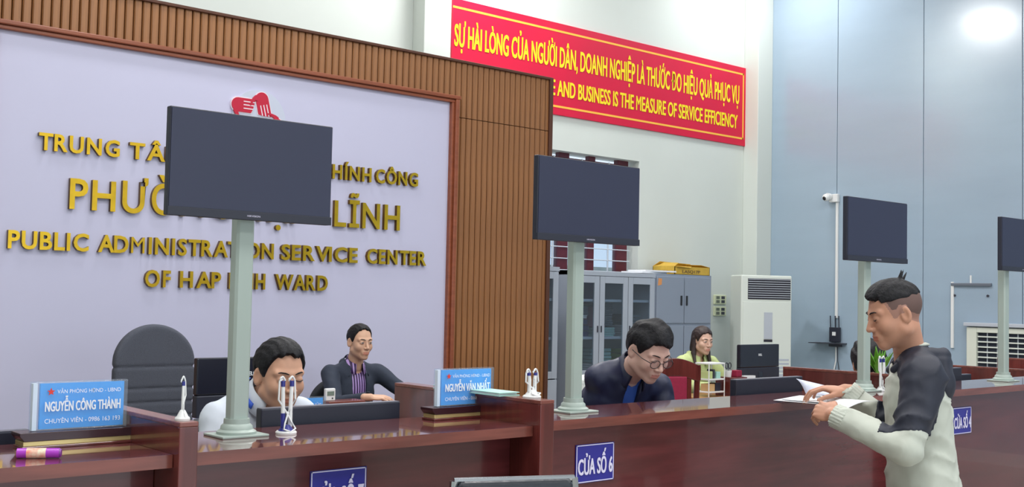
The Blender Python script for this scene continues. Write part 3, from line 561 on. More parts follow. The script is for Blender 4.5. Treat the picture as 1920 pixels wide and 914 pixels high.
for i, (a, c) in enumerate(((.02, .437), (.447, .865))):
    d_ = bx('door', (a, 0, 1.285), (c, .02, 1.755), cab_d, t, bevel=.004); hx = .393 if i == 0 else .478; bx('handle', (hx - .013, -.008, 1.465), (hx + .013, 0, 1.565), mat('handle_black', (30, 32, 38), .4), d_, bevel=.004)
    bx('door', (a, 0, .09), (c, .02, 1.26), cab_d, t, bevel=.004)
o = MB().prism([(0, 0), (.055, .01), (.06, .07), (.01, .075)], -.002, 0, mat('sticker', (222, 150, 90), .6)).build('sticker', t, loc=(.035, 0, 1.66))
# cardboard box with open flaps
t = thing('cardboard_box', 'open yellow cardboard box with flaps on the steel cabinet', 'box', (8.82, 7.58, 1.78)); b = MB(); X1, Y1, H = .56, .30, .085
b.box((0, 0, 0), (X1, .006, H), card).box((0, Y1 - .006, 0), (X1, Y1, H), card).box((0, 0, 0), (.006, Y1, H), card).box((X1 - .006, 0, 0), (X1, Y1, H), card).box((0, 0, 0), (X1, Y1, .006), card); b.build('box_body', t)
for nm, pts in (('flap', [(0, 0, H), (X1 * .48, 0, H), (X1 * .40, -.02, H - .012), (.03, -.03, H - .004)]), ('flap', [(0, Y1, H), (X1, Y1, H), (X1 - .05, Y1 - .08, H + .035), (.03, Y1 - .07, H + .05)]), ('flap', [(0, 0, H), (0, Y1, H), (.10, Y1 - .03, H + .045), (.09, .03, H + .035)]), ('flap', [(X1, 0, H), (X1, Y1, H), (X1 - .12, Y1, H + .03), (X1 - .14, .0, H + .02)])):
    p = [Vector(q) for q in pts]; MB().add([q for q in p] + [q + Vector((0, 0, .004)) for q in p], [(0, 1, 2, 3), (7, 6, 5, 4), (0, 4, 5, 1), (1, 5, 6, 2), (2, 6, 7, 3), (3, 7, 4, 0)], card).build(nm, t)
text_fit('LA5Q17P', .12, .40, .02, .05, -.002, mat('box_print', (120, 96, 60), .7), t, 'print', off=.02)
t = MB().box((0, 0, 0), (.42, .26, .018), paper, Matrix.Rotation(.12, 4, 'Z')).box((.06, .02, .018), (.50, .27, .034), paper, Matrix.Rotation(-.05, 4, 'Z')).build('paper_stack', loc=(8.28, 7.53, 1.78)); tag(t, 'white papers lying on the bookcase left of the cardboard box', 'papers')
# sockets on the back wall
for z, lb in ((1.535, 'upper double socket plate beside the steel cabinet'), (1.405, 'lower double socket plate beside the steel cabinet')):
    t = thing('wall_socket', lb, 'socket', (10.07, 8.0, z)); bx('plate', (-.105, -.02, -.052), (.105, 0, .052), mat('socket_ivory', (214, 220, 186), .5), t, bevel=.006)
    for q in (-.045, .045): 
        for zz in (-.022, .022): bx('outlet', (q - .03, -.022, zz - .016), (q + .03, -.02, zz + .016), grey_dk if q > 0 else mat('outlet_grey', (110, 118, 104), .5), t, bevel=.002)
# ------------------------------------------------------------------ floor-standing air conditioner
t = thing('air_conditioner', 'tall white floor-standing air conditioner in the room corner', 'air conditioner', (9.93, 7.33, 0), R(-30)); W, D, H = .285, .30, 1.80
bx('cabinet', (-W, -D / 2, 0), (W, D / 2, H), ac_w, t, bevel=.012); bx('outlet_recess', (-W + .075, -D / 2 - .002, 1.545), (W - .015, -D / 2 + .01, H - .035), mat('ac_dark', (34, 32, 46), .5), t)
for k in range(9): bx('louver', (-W + .078, -D / 2 - .014, 1.562 + k * .0238), (W - .018, -D / 2 - .002, 1.569 + k * .0238), ac_grey, t)
bx('front_panel', (-W + .02, -D / 2 - .006, .62), (W - .01, -D / 2, 1.52), ac_w, t, bevel=.004); bx('display', (-.03, -D / 2 - .010, 1.13), (.065, -D / 2 - .006, 1.41), ac_grey, t, bevel=.002); bx('display_window', (-.03, -D / 2 - .011, 1.10), (.065, -D / 2 - .006, 1.125), mat('ac_dark', (34, 32, 46), .5), t)
for k in range(16): bx('vent_slat', (-W + .04, -D / 2 - .008, .30 + k * .04), (W - .03, -D / 2, .30 + k * .04 + .022), ac_grey, t)
# ------------------------------------------------------------------ right wall fittings
t = thing('security_camera', 'white dome security camera on the blue-grey wall', 'camera', (XR, 6.96, 2.685)); bx('mount_box', (-.05, -.06, -.06), (0, .05, .03), white_pl, t, bevel=.008)
MB().tube([(-.05, .03, 0), (-.09, .045, 0)], [.036, .04], white_pl, 16).build('body', t, smooth=True)
v, q = nets(lambda p: ell(p, (-.10, .048, -.01), (.042, .042, .042)), (-.22, -.01, -.08), (-.08, .13, .06), .01); mesh_vf('dome', [(v, q)], [white_pl], t)
v, q = nets(lambda p: ell(p, (-.130, .050, -.02), (.018, .022, .024)), (-.17, .01, -.06), (-.10, .09, .02), .006); mesh_vf('lens', [(v, q)], [mat('lens_black', (18, 18, 24), .15)], t)
def conduit(y, z0, z1, label): tag(bx('cable_duct', (XR - .022, y - .014, z0), (XR, y + .014, z1), white_pl, None, bevel=.003), label, 'duct')
conduit(6.925, 1.36, 2.625, 'white cable duct running down from the security camera')
conduit(5.60, 1.10, 1.76, 'white cable duct dropping from the wall bracket')
t = MB().tube([(XR - .01, 6.93, 1.08), (XR - .015, 6.925, .9), (XR - .01, 6.97, .72), (XR - .02, 6.93, .6), (XR - .01, 6.95, .4)], .008, white_pl, 6).tube([(XR - .01, 6.91, 1.08), (XR - .02, 6.90, .9), (XR - .01, 6.88, .74)], .005, grey_dk, 6).build('wall_cable', smooth=True); tag(t, 'loose cables hanging below the black router', 'cable')
t = thing('wifi_router', 'black router with upright antennas on a wall shelf', 'router', (XR, 6.93, 1.10)); RY = .065
MB().box((-.10, -.13, -.02), (0, .15, -.008), grey_dk).box((-.16, -.06, -.018), (0, .25, -.010), grey_dk).build('shelf', t); bx('body', (-.045, -RY, 0), (-.015, RY, .16), black_pl, t, bevel=.006); bx('cable_plug', (-.055, -.02, .07), (-.045, .02, .11), white_pl, t)
for k, q in enumerate((-.05, -.005, .055)): MB().tube([(-.03, q, .14), (-.03, q + .004, .285)], .006, black_pl, 8).build('antenna', t)
bx('cable_box', (-.06, -.08, -.05), (-.01, .06, -.02), grey_dk, t, bevel=.004)
t = thing('wall_bracket', 'grey metal bar bracket on the blue-grey wall near the right edge', 'bracket', (XR, 5.41, 1.735)); bx('bar', (-.03, -.21, -.014), (0, .20, .014), grey_dk if 0 else mat('bar_grey', (120, 128, 140), .4, .4), t, bevel=.003); bx('stub', (-.012, -.005, .014), (0, .01, .09), white_pl, t)
for q in (-.17, .17): MB().tube([(-.014, q, -.11), (0, q, -.11)], .012, grey_dk, 8).build('bolt', t)
t = thing('wall_vent', 'large cream louvered air vent at the right edge', 'vent', (XR, 4.9, 0)); b = MB(); y0, y1 = -.75, .535; z0, z1 = .70, 1.315
b.box((-.05, y1 - .10, z0 - .08), (0, y1, z1), mat('cream', (216, 220, 208), .5)).box((-.05, y0, z1 - .05), (0, y1 - .10, z1), mat('cream', (216, 220, 208), .5)).box((-.05, y0, z0 - .08), (0, y1 - .10, z0), mat('cream', (216, 220, 208), .5)); b.build('frame', t, bevel=.005)
bx('recess', (-.01, y0, z0), (-.004, y1 - .10, z1 - .05), mat('vent_dark', (40, 46, 62), .6), t); bx('hood', (-.075, y0, z1 + .01), (0, y1 + .02, z1 + .045), ac_grey, t, bevel=.004)
for k in range(11): MB().box((-.045, y0, z0 + .02 + k * .05), (-.018, y1 - .11, z0 + .032 + k * .05), ac_w).build('louver', t)
for k in range(12): bx('mullion', (-.018, y1 - .20 - k * .1, z0), (-.012, y1 - .19 - k * .1, z1 - .05), ac_grey, t)
# potted plant on the ledge
t = thing('potted_plant', 'small green leafy plant in a white pot beside the standing man', 'plant', (5.07, 3.03, LZ)); MB().lathe([(.028, 0), (.04, .07), (.037, .07), (.033, .06), (0, .06)], white_pl, 18).build('pot', t, smooth=True)
for k in range(16):
    a = k * 2.4; L = .10 + .05 * random.random(); til = .12 + .55 * (k / 16); d = Vector((math.cos(a) * math.sin(til), math.sin(a) * math.sin(til), math.cos(til))); s2_ = d.cross(Vector((0, 0, 1))).normalized() * .019; up = Vector((0, 0, .06))
    p = [up, up + d * L * .45 + s2_, up + d * L, up + d * L * .45 - s2_]; nn = d.cross(s2_).normalized() * .0015
    MB().add([q + nn for q in p] + [q - nn for q in p], [(0, 1, 2, 3), (7, 6, 5, 4), (0, 4, 5, 1), (1, 5, 6, 2), (2, 6, 7, 3), (3, 7, 4, 0)], green).build('leaf', t)
#PEOPLE
# ------------------------------------------------------------------ people
def frame(fwd, pitch=0, roll=0):
    """columns right, forward, up of a head or torso facing fwd, bowed by pitch"""
    f = np.array(fwd, float); f /= np.linalg.norm(f); u = np.array((0, 0, 1.)); r = np.cross(f, u); r /= np.linalg.norm(r); u = np.cross(r, f)
    c, s = math.cos(R(pitch)), math.sin(R(pitch)); f2 = f * c - u * s; u2 = u * c + f * s
    c, s = math.cos(R(roll)), math.sin(R(roll)); r2 = r * c + u2 * s; u3 = u2 * c - r * s; return np.stack([r2, f2, u3], 1)
def to_loc(p, o, Fm): return (p - np.array(o)) @ Fm
def w2(o, Fm, l): return np.array(o) + Fm @ np.array(l, float)
def ax_abs(p): q = p.copy(); q[..., 0] = np.abs(q[..., 0]); return q
HS = 1.0
def head_sdf(p, neck, female=False, chub=0.0, lid=0.5):
    a = ax_abs(p)
    d = ell(p, (0, -.012, .032), (.0735 + chub * .3, .092, .084))
    d = smin(d, ell(p, (0, .026, -.025), (.058 + chub, .060, .082)), .03)
    d = smin(d, caps(a, (.046 + chub, -.002, -.055), (.006, .058, -.096), .024 + chub * .5, .019), .025)
    d = smin(d, ell(p, (0, .066, -.098), (.020, .016, .016)), .018)
    d = smin(d, ell(a, (.040 + chub * .6, .054, -.030), (.022, .024, .024)), .022)
    d = smin(d, caps(a, (.0, .082, .018), (.046, .066, .020), .009, .009), .014)
    d = smax(d, -ell(a, (.031, .101, .001), (.019, .017, .0125)), .012)
    d = smin(d, ell(a, (.031, .0745, .000), (.0155, .0125, .0125)), .004)
    d = smin(d, caps(p, (0, .083, .010), (0, .1025, -.034), .0065, .0105), .009)
    d = smin(d, ell(a, (.0125, .093, -.037), (.0085, .010, .0075)), .006)
    d = smin(d, ell(p, (0, .078, -.066), (.028, .016, .022)), .014)
    d = smin(d, caps(a, (0, .0925, -.0620), (.021, .083, -.0655), .0048, .0025), .004)
    d = smin(d, caps(a, (0, .0905, -.0735), (.017, .083, -.0715), .0058, .003), .005)
    d = smax(d, -caps(a, (0, .099, -.0675), (.023, .0865, -.0680), .0018, .0012), .003)
    d = smax(d, -caps(a, (.0065, .101, -.0455), (.009, .096, -.0455), .0028), .003)
    e = a - np.array((.0755 + chub * .3, -.012, -.006)); c_, s_ = math.cos(.35), math.sin(.35); e = np.stack([e[..., 0] * c_ - e[..., 1] * s_ * -1, -e[..., 0] * s_ * 1 + e[..., 1] * c_, e[..., 2]], -1)
    ear = ell(e, (0, 0, 0), (.0075, .0185, .031)); ear = smax(ear, -ell(e, (.008, .002, .002), (.006, .0105, .019)), .004)
    d = smin(d, ear, .006)
    if neck is not None: d = smin(d, caps(p, (0, -.025, -.060), neck, .050 if not female else .042, .056 if not female else .045), .028)
    return d
def hline(y, rec=0.0):
    return np.interp(y, [-.12, -.085, -.055, -.034, -.022, .004, .016, .030, .044, .060, .078, .12], [-.085, -.078, -.055, -.030, .022, .024, -.016, -.016, .026 + rec * .6, .056 + rec, .070 + rec, .078 + rec])
def hair_sdf(p, st):
    t, top, rec, rough, dens = st.get('t', .009), st.get('top', .014), st.get('rec', 0), st.get('rough', .002), st.get('dens', 120)
    hl = hline(p[..., 1] + st.get('ys', 0), rec) + st.get('zs', 0); hl = np.maximum(hl, st.get('side', -9))
    up_ = np.clip((p[..., 2] - hl) / .030, 0, 1); d = ell(p, (0, -.012, .032), (.0735, .092, .084)) - .003 - (t - .003) * up_
    d = smin(d, ell(p, (st.get('tx', 0), .000 + st.get('ty', 0), .052), (.064 + top * .5, .082 + top * .5, .062 + top)), st.get('k', .02))
    g = (hl - p[..., 2] + .005 * (np.sin(p[..., 0] * 130 + 1) + np.sin(p[..., 0] * 290 + 2) * .7 + .8 * np.sin(p[..., 0] * 61)) * (p[..., 1] > .03)) * .7
    d = smax(d, g, .006)
    q = p.copy(); ang = np.arctan2(q[..., 0], .35 + q[..., 2]) ; 
    d = d + rough * (np.sin(ang * dens + 6 * wob(p, 20)) * .6 + wob(p, 70, 2.0))
    if 'fn' in st: d = st['fn'](p, d)
    return d
def hand_sdf(p, side, curl, spread=1.0, thumb=(.5, .35)):
    p = p.copy(); p[..., 0] = p[..., 0] * side; d = caps(p, (0, -.035, 0), (0, .005, 0), .024, .024)
    d = smin(d, ell(p, (.002, .048, -.002), (.040, .052, .0145)), .014); d = smin(d, ell(p, (.026, .030, -.010), (.017, .030, .015)), .012)
    for x, y, L, r, a in ((.029, .088, (.043, .026, .021), .0088, .10), (.010, .094, (.047, .030, .022), .0091, .02), (-.009, .090, (.043, .028, .021), .0086, -.06), (-.027, .080, (.034, .021, .019), .0077, -.16)):
        o = np.array((x, y, 0.)); th = 0; f = caps(p, (x * .5, .02, 0), o, .009, r)
        for k in range(3):
            th += curl[k]; dr = np.array((math.sin(a * spread) * math.cos(th), math.cos(a * spread) * math.cos(th), -math.sin(th))); n_ = o + dr * L[k]; f = np.minimum(f, caps(p, o, n_, r * (1 - .08 * k), r * (.92 - .08 * k))); o = n_
        d = smin(d, f, .005)
    o = np.array((.026, .018, -.006)); a1 = np.array((.050, .046, -.014 - .012 * thumb[1])); dr = np.array((math.cos(thumb[0] + .9), math.sin(thumb[0] + .9), -thumb[1])); dr /= np.linalg.norm(dr)
    d = smin(d, np.minimum(caps(p, o, a1, .014, .0105), np.minimum(caps(p, a1, a1 + dr * .030, .0105, .0095), caps(p, a1 + dr * .03, a1 + dr * .055 + np.array((0, 0, -.004)), .0095, .008))), .007)
    return d
def hand_mesh(wrist, direction, back, side, curl, spread=1.0, thumb=(.5, .35), h=.0032):
    y = np.array(direction, float); y /= np.linalg.norm(y); z = np.array(back, float); z -= y * (z @ y); z /= np.linalg.norm(z); x = np.cross(y, z); Fm = np.stack([x, y, z], 1)
    v, q = nets(lambda p: hand_sdf(p, side, curl, spread, thumb), (-.08, -.105, -.10), (.09, .215, .035), h)
    return (v @ Fm.T + np.array(wrist), q)
def torso_local(p, g=0.0, W=.19):
    a = ax_abs(p)
    d = ell(p, (0, -.005, -.20), (.162 + g, .108 + g, .215 + g)); d = smin(d, ell(p, (0, .005, -.42), (.150 + g, .115 + g, .19 + g)), .06)
    d = smin(d, caps(a, (.03, -.018, -.035), (W - .025, -.012, -.062), .045 + g, .050 + g), .05)
    d = smin(d, caps(a, (.02, -.02, .0), (.10, -.02, -.04), .045 + g, .042 + g), .035)
    return d
SKINS = {}
def skin_mats(rgb):
    k = str(rgb)
    if k not in SKINS:
        m = mat('skin' + k, rgb, .5, noise=.06, scale=(25, 25, 25), spec=.35); m.node_tree.nodes['Principled BSDF'].inputs['Subsurface Weight'].default_value = .08
        m.node_tree.nodes['Principled BSDF'].inputs['Subsurface Radius'].default_value = (.012, .004, .002)
        lipm = mat('lip' + k, tuple(int(a * b) for a, b in zip(rgb, (.92, .78, .78))), .45); SKINS[k] = [m, lipm, mat('stubble' + k, tuple(int(a * b) for a, b in zip(rgb, (.80, .80, .84))), .6), mat('stubble2' + k, tuple(int(a * b) for a, b in zip(rgb, (.50, .52, .58))), .65)]
    return SKINS[k]
hair_m = mat('black_hair', (24, 24, 30), .62, rgb2=(10, 10, 14), scale=(90, 90, 90), bump=.4, spec=.3); hair_f = mat('hair_fade', (92, 72, 66), .7, rgb2=(70, 56, 54), scale=(300, 300, 300)); hair_br = mat('brown_hair', (58, 42, 40), .5, rgb2=(34, 26, 28), scale=(80, 80, 80), bump=.3)
eye_w = mat('eye_white', (206, 198, 192), .25); iris = mat('iris_dark', (28, 18, 16), .15); lashm = mat('lash', (36, 26, 26), .6)
def person(label, head, hfwd, pitch, neck, shR, shL, elR, elL, wrR, wrL, pelvis, skin, hair, cloth, cfn=None, roll=0, chub=0.0, hands=None, female=False, eyes='open', hairm=None, hs=1.0, hip_up=None, wrinkle=.004, sleeve_r=1.0, stand=False, fade=False, shirt=None, wedge=None, fwd=None, arm_h=.009, W=.19, grow=0.0, panel=False, crease=0.0):
    root = thing('person', label, 'person', (pelvis[0], pelvis[1], 0)); off = (pelvis[0], pelvis[1], 0)
    Fh = frame(hfwd, pitch, roll); head = np.array(head, float); neck = np.array(neck, float); nl = to_loc(neck, head, Fh) / hs; sk = skin_mats(skin)
    v, q = nets(lambda p: head_sdf(p, nl, female, chub), (-.105, -.14, min(-.13, nl[2]) - .075), (.105, .125, .135), .0031)
    def hm(c):
        l = c; m = np.zeros(len(l), int); lip = (l[:, 1] > .078) & (np.abs(l[:, 0]) < .022) & (l[:, 2] > -.0795) & (l[:, 2] < -.0585 - np.abs(l[:, 0]) * .12); m[lip] = 1
        if fade: hl = np.interp(l[:, 1], [-.12, -.06, -.034, -.02, .004, .016, .030, .046, .06], [-.06, -.045, -.03, .0, .002, -.01, -.01, .045, .2]); out = np.linalg.norm(l[:, :2] * np.array((1, .8)), axis=1) > .058; ear_ = (np.abs(l[:, 0]) > .079); m[(l[:, 2] > hl) & out & ~ear_] = 2; m[(l[:, 2] > hl + .030) & out & ~ear_] = 3
        return m
    hv = v * hs @ Fh.T + head; parts = [(hv, q)]; m0 = hm(v[q].mean(1)); cnt = len(q)
    for i, (wr, el, side) in enumerate(((wrR, elR, 1), (wrL, elL, -1))):
        wr = np.array(wr, float); dirn = wr - np.array(el, float); hd = (hands or {}).get('RL'[i], {})
        parts.append(hand_mesh(wr, hd.get('dir', dirn), hd.get('back', (0, 0, 1)), -side if hd.get('flip') else -side, hd.get('curl', (.35, .4, .3)), hd.get('spread', 1.0), hd.get('thumb', (.5, .35))))
    # inner torso so that the figure is one body under its clothes
    up = neck - np.array(pelvis, float); L_ = np.linalg.norm(up); up /= L_; rt = np.array(shR, float) - np.array(shL, float); rt -= up * (rt @ up); rt /= np.linalg.norm(rt); Ft = np.stack([rt, np.cross(up, rt), up], 1)
    def core(p):
        l = (p - neck) @ Ft; d = smin(ell(l, (0, 0, -.2), (.12, .075, .19)), caps(l, (0, -.01, -.1), (0, -.0, .0), .05, .045), .03)
        for sh_, el_, wr_ in ((shR, elR, wrR), (shL, elL, wrL)): d = smin(d, np.minimum(caps(p, sh_, el_, .034, .03), caps(p, el_, wr_, .03, .022)), .02); d = smin(d, caps(p, neck - up * .06, sh_, .04, .03), .02)
        return d
    ap = np.array([shR, shL, elR, elL, wrR, wrL, neck, neck - up * .4], float); parts.append(nets(core, ap.min(0) - .12, ap.max(0) + .12, .016))
    def matall(c): m = np.zeros(len(c), int); m[:cnt] = m0; return m
    mesh_vf('body', parts, sk, root, matall, off)
    # eyes, lids, brows
    def hw(l): return tuple(w2(head, Fh, np.array(l) * hs) - np.array(off))
    for s in (-1, 1):
        if eyes == 'open':
            v, q = nets(lambda p: ell(p, (0, 0, 0), (.0115, .0045, .0048)), (-.015, -.008, -.008), (.015, .008, .008), .0016); v = v + np.array((s * .031, .0845, -.001)); mesh_vf('eye', [(v * hs @ Fh.T + head, q)], [eye_w], root, None, off)
            v, q = nets(lambda p: ell(p, (0, 0, 0), (.0048, .003, .0046)), (-.008, -.006, -.008), (.008, .006, .008), .0013); v = v + np.array((s * .031, .0875, -.001)); mesh_vf('iris', [(v * hs @ Fh.T + head, q)], [iris], root, None, off)
            MB().tube([hw((s * (.031 + x), .0885 - abs(x) * .22, .004 - x * x * 22 + .0006)) for x in (-.012, -.006, 0, .006, .012)], .0012 * hs, lashm, 6).build('eyelash', root, smooth=True)
        else:
            MB().tube([hw((s * (.031 + x), .0868 - abs(x) * .26, -.0055 + x * x * 20)) for x in (-.014, -.007, 0, .007, .014)], [.0010 * hs, .0017 * hs, .0019 * hs, .0017 * hs, .001 * hs], lashm, 6).build('eyelash', root, smooth=True)
        MB().tube([hw((s * x, yy_, z)) for x, yy_, z in ((.012, .0905, .019), (.024, .0895, .0235), (.038, .082, .025), (.050, .071, .020))], [.0016 * hs, .0026 * hs, .0022 * hs, .0009 * hs], hairm or hair_m, 6).build('eyebrow', root, smooth=True)
    v, q = nets(lambda p: hair_sdf(p, hair), (-.13, -.15, hair.get('zlo', -.11)), (.13, .14, .17), .0034); mesh_vf('hair', [(v * hs @ Fh.T + head, q)], [hairm or hair_m], root, None, off)
    # clothing
    J = {k: np.array(t_, float) for k, t_ in dict(shR=shR, shL=shL, elR=elR, elL=elL, wrR=wrR, wrL=wrL).items()}
    def cl(p):
        l = (p - neck) @ Ft; d = torso_local(l, grow, W)
        for s in 'RL':
            d = smin(d, caps(p, J['sh' + s], J['el' + s], .060 * sleeve_r + grow * .5, .047 * sleeve_r), .035)
            e = J['wr' + s]; dd = (e - J['el' + s]); dd = dd / np.linalg.norm(dd); d = smin(d, caps(p, J['el' + s], e - dd * .01, .047 * sleeve_r, .037 * sleeve_r), .02); d = np.maximum(d, -(caps(p, e - dd * .004, e + dd * .05, .034 * sleeve_r, .05)))
        d = d + wrinkle * wob(p, 38) + wrinkle * .5 * wob(p, 85, 1.0)
        if crease:
            ph = l[..., 2] * 95 + 2.2 * np.sin(p[..., 0] * 31 + 1) + 2.0 * np.sin(p[..., 1] * 27) + 26 * l[..., 1]; d = d + crease * (np.abs(np.sin(ph * .5)) ** .6 - .6) * (0.5 + 0.5 * np.sin(p[..., 0] * 19 + p[..., 2] * 23 + 1))
        if stand: d = smin(d, ell(l, (0, .005, -.58), (.165 + grow, .125 + grow, .20)), .05)
        nk = caps(l, (0, .012, -.02), (0, .03, .12), .056, .075); d = smax(d, -nk, .006); d = np.maximum(d, -(l[..., 2] + L_ + (.24 if stand else .09)))
        if wedge: ww = np.interp(l[..., 2], wedge[0], wedge[1]); d = smax(d, -np.maximum(np.abs(l[..., 0] - wedge[2] * l[..., 2]) - ww, .0 - l[..., 1]), .003)
        return d
    pts = np.array([*J.values(), neck, np.array(pelvis, float)]); lo = pts.min(0) - .20; hi = pts.max(0) + .17; lo[2] = max(lo[2], pelvis[2] - (.27 if stand else .12)); lo2, hi2 = lo, hi
    v, q = nets(cl, lo2, hi2, arm_h); mesh_vf(cloth[0], [(v, q)], cloth[1], root, (lambda c: cfn(c, (c - neck) @ Ft, J)) if cfn else None, off)
    if panel:
        def blk(p):
            r_ = None; l = (p - neck) @ Ft
            for s_, sg in (('R', 1), ('L', -1)):
                sh_, el_ = J['sh' + s_], J['el' + s_]; nk_ = neck + Ft @ np.array((sg * .05, -.01, .02)); d_ = el_ - sh_; t_ = ((p - sh_) @ d_) / (d_ @ d_) - .74 - 1.1 * (((p - sh_) @ (np.array((-.6, .8, 0)))) )
                q_ = np.maximum(caps(p, sh_, el_, .090, .11), t_ * .2); q_ = np.minimum(q_, caps(p, nk_, sh_, .085, .088)); r_ = q_ if r_ is None else np.minimum(r_, q_)
            return smax(cl(p) - .0028, r_, .002)
        v, q = nets(blk, lo2, hi2, arm_h); mesh_vf('black_sleeve_panel', [(v, q)], [jk_k], root, None, off)
    if shirt:
        v, q = nets(lambda l: smax(torso_local(l, -.012, .15), -caps(l, (0, .02, -.0), (0, .035, .12), .050, .07), .004) + .002 * wob(l, 50), (-.2, -.15, -.5), (.2, .16, .09), .009)
        mesh_vf('shirt', [(v @ Ft.T + neck, q)], [shirt], root, None, off)
    # trousers, legs and shoes
    hp = np.array(pelvis, float); f3 = np.cross((0, 0, 1), rt); f3 = f3 / np.linalg.norm(f3)
    def leg(p):
        d = ell(p - hp, (0, 0, -.06), (.10, .08, .10)) if stand else ell(p - hp, (0, 0, 0), (.16, .14, .11))
        for s in (-1, 1):
            h_ = hp + rt * .09 * s
            if stand: k_, a_ = h_ + f3 * .02 + np.array((0, 0, -.43)), h_ + rt * .03 * s + np.array((0, 0, -hp[2] + .09))
            else: k_ = h_ + f3 * .42 + rt * .04 * s + np.array((0, 0, .0)); a_ = k_ + np.array((0, 0, -hp[2] + .10))
            d = smin(d, caps(p, h_, k_, .060 if stand else .08, .052), .03); d = smin(d, caps(p, k_, a_, .06, .045), .02)
        return d
    e_ = .3 if stand else .62; v, q = nets(leg, (hp[0] - e_, hp[1] - e_, .04), (hp[0] + e_, hp[1] + e_, hp[2] + .16), .022); mesh_vf('trousers', [(v, q)], [mat('dark_trousers', (44, 46, 58), .8)], root, None, off)
    for s in (-1, 1):
        h_ = hp + rt * .09 * s; a_ = h_ + (rt * .03 * s if stand else f3 * .42 + rt * .04 * s); a_ = np.array((a_[0], a_[1], 0)) - np.array(off)
        MB().tube([tuple(a_ - f3 * .07 + np.array((0, 0, .05))), tuple(a_ + f3 * .06 + np.array((0, 0, .045))), tuple(a_ + f3 * .17 + np.array((0, 0, .032)))], [.045, .044, .030], leather, 12).build('shoe', root, smooth=True)
    return root, dict(Fh=Fh, head=head, Ft=Ft, neck=neck, off=off, hw=hw, root=root, hs=hs)
def strip(name, info, prof, m, a0, a1, n=26, tilt=.25, root=None, th=.004, oy=0.01, oz=0.0, bevel=0):
    """collar band around the neck in torso space; prof = [(radius, height)], angles measured from the front"""
    b = MB(); rows = []
    for i in range(n + 1):
        a = a0 + (a1 - a0) * i / n; row = []
        for r_, h_ in prof: x, y = math.sin(a) * r_, math.cos(a) * r_; row.append(w2(info['neck'], info['Ft'], (x, y + oy, h_ + oz - tilt * math.cos(a) * r_)) - np.array(info['off']))
        rows.append(row)
    k = len(prof); vs_ = [tuple(q) for r_ in rows for q in r_]; fs = [(i * k + j, (i + 1) * k + j, (i + 1) * k + j + 1, i * k + j + 1) for i in range(n) for j in range(k - 1)]
    b.add(vs_, fs, m); o = b.build(name, info['root'], smooth=True); s_ = o.modifiers.new('thick', 'SOLIDIFY'); s_.thickness = th; s_.offset = 0; return o
shirt_w = mat('white_shirt', (206, 214, 226), .75, noise=.03, scale=(30, 30, 30)); lanyard = mat('lanyard_blue', (50, 90, 200), .6)
suit_m = mat('dark_suit', (46, 54, 70), .85, noise=.15, scale=(180, 180, 180)); navy = mat('navy_jacket', (28, 35, 66), .5, noise=.15, scale=(25, 25, 25)); lime_c = mat('pale_lime_cardigan', (200, 214, 150), .85, noise=.1, scale=(90, 90, 90))
jk_w = mat('offwhite_jacket', (190, 195, 184), .6, noise=.07, scale=(14, 14, 14), bump=.15); jk_k = mat('black_jacket', (34, 38, 54), .6, noise=.15, scale=(18, 18, 18), bump=.15); blue_sh = mat('blue_shirt', (48, 88, 176), .7)
stripe = bpy.data.materials.new('striped_shirt'); stripe.use_nodes = True; nt = stripe.node_tree; tc = nt.nodes.new('ShaderNodeTexCoord'); wv = nt.nodes.new('ShaderNodeTexWave'); wv.inputs['Scale'].default_value = 16; wv.bands_direction = 'X'; wv.inputs['Distortion'].default_value = .6
rp = nt.nodes.new('ShaderNodeValToRGB'); rp.color_ramp.elements[0].position = .55; rp.color_ramp.elements[1].position = .8; rp.color_ramp.elements[0].color = (*lin((58, 34, 84)), 1); rp.color_ramp.elements[1].color = (*lin((190, 160, 220)), 1)
nt.links.new(tc.outputs['Object'], wv.inputs['Vector']); nt.links.new(wv.outputs['Fac'], rp.inputs[0]); nt.links.new(rp.outputs[0], nt.nodes['Principled BSDF'].inputs['Base Color'])
SK1, SK2, SK3, SK4 = (206, 158, 132), (212, 170, 144), (216, 178, 164), (192, 142, 118)
# clerk in the white shirt
r1, i1 = person('clerk in a white shirt with a blue lanyard, head bowed behind the pen stand', (2.015, 3.545, 1.225), (-.04, -1, 0), 7, (2.00, 3.62, 1.135), (1.83, 3.64, 1.045), (2.18, 3.64, 1.045), (1.74, 3.52, .80), (2.27, 3.52, .80), (1.86, 3.32, .79), (2.14, 3.30, .79), (2.0, 3.92, .52), SK1,
    dict(t=.009, top=.013, rough=.0018, rec=.012, ys=.006), ('shirt', [shirt_w]), eyes='down', hs=1.04, wedge=((-.3, -.02, .05), (0, .012, .03), 0), wrinkle=.003)
strip('collar', i1, [(.062, .055), (.072, .025), (.085, .0)], shirt_w, R(28), R(332), tilt=.45)
for s in (-1, 1): strip('lanyard', i1, [(.082, .03), (.090, .012)], lanyard, R(60) * s, R(150) * s, tilt=.35)
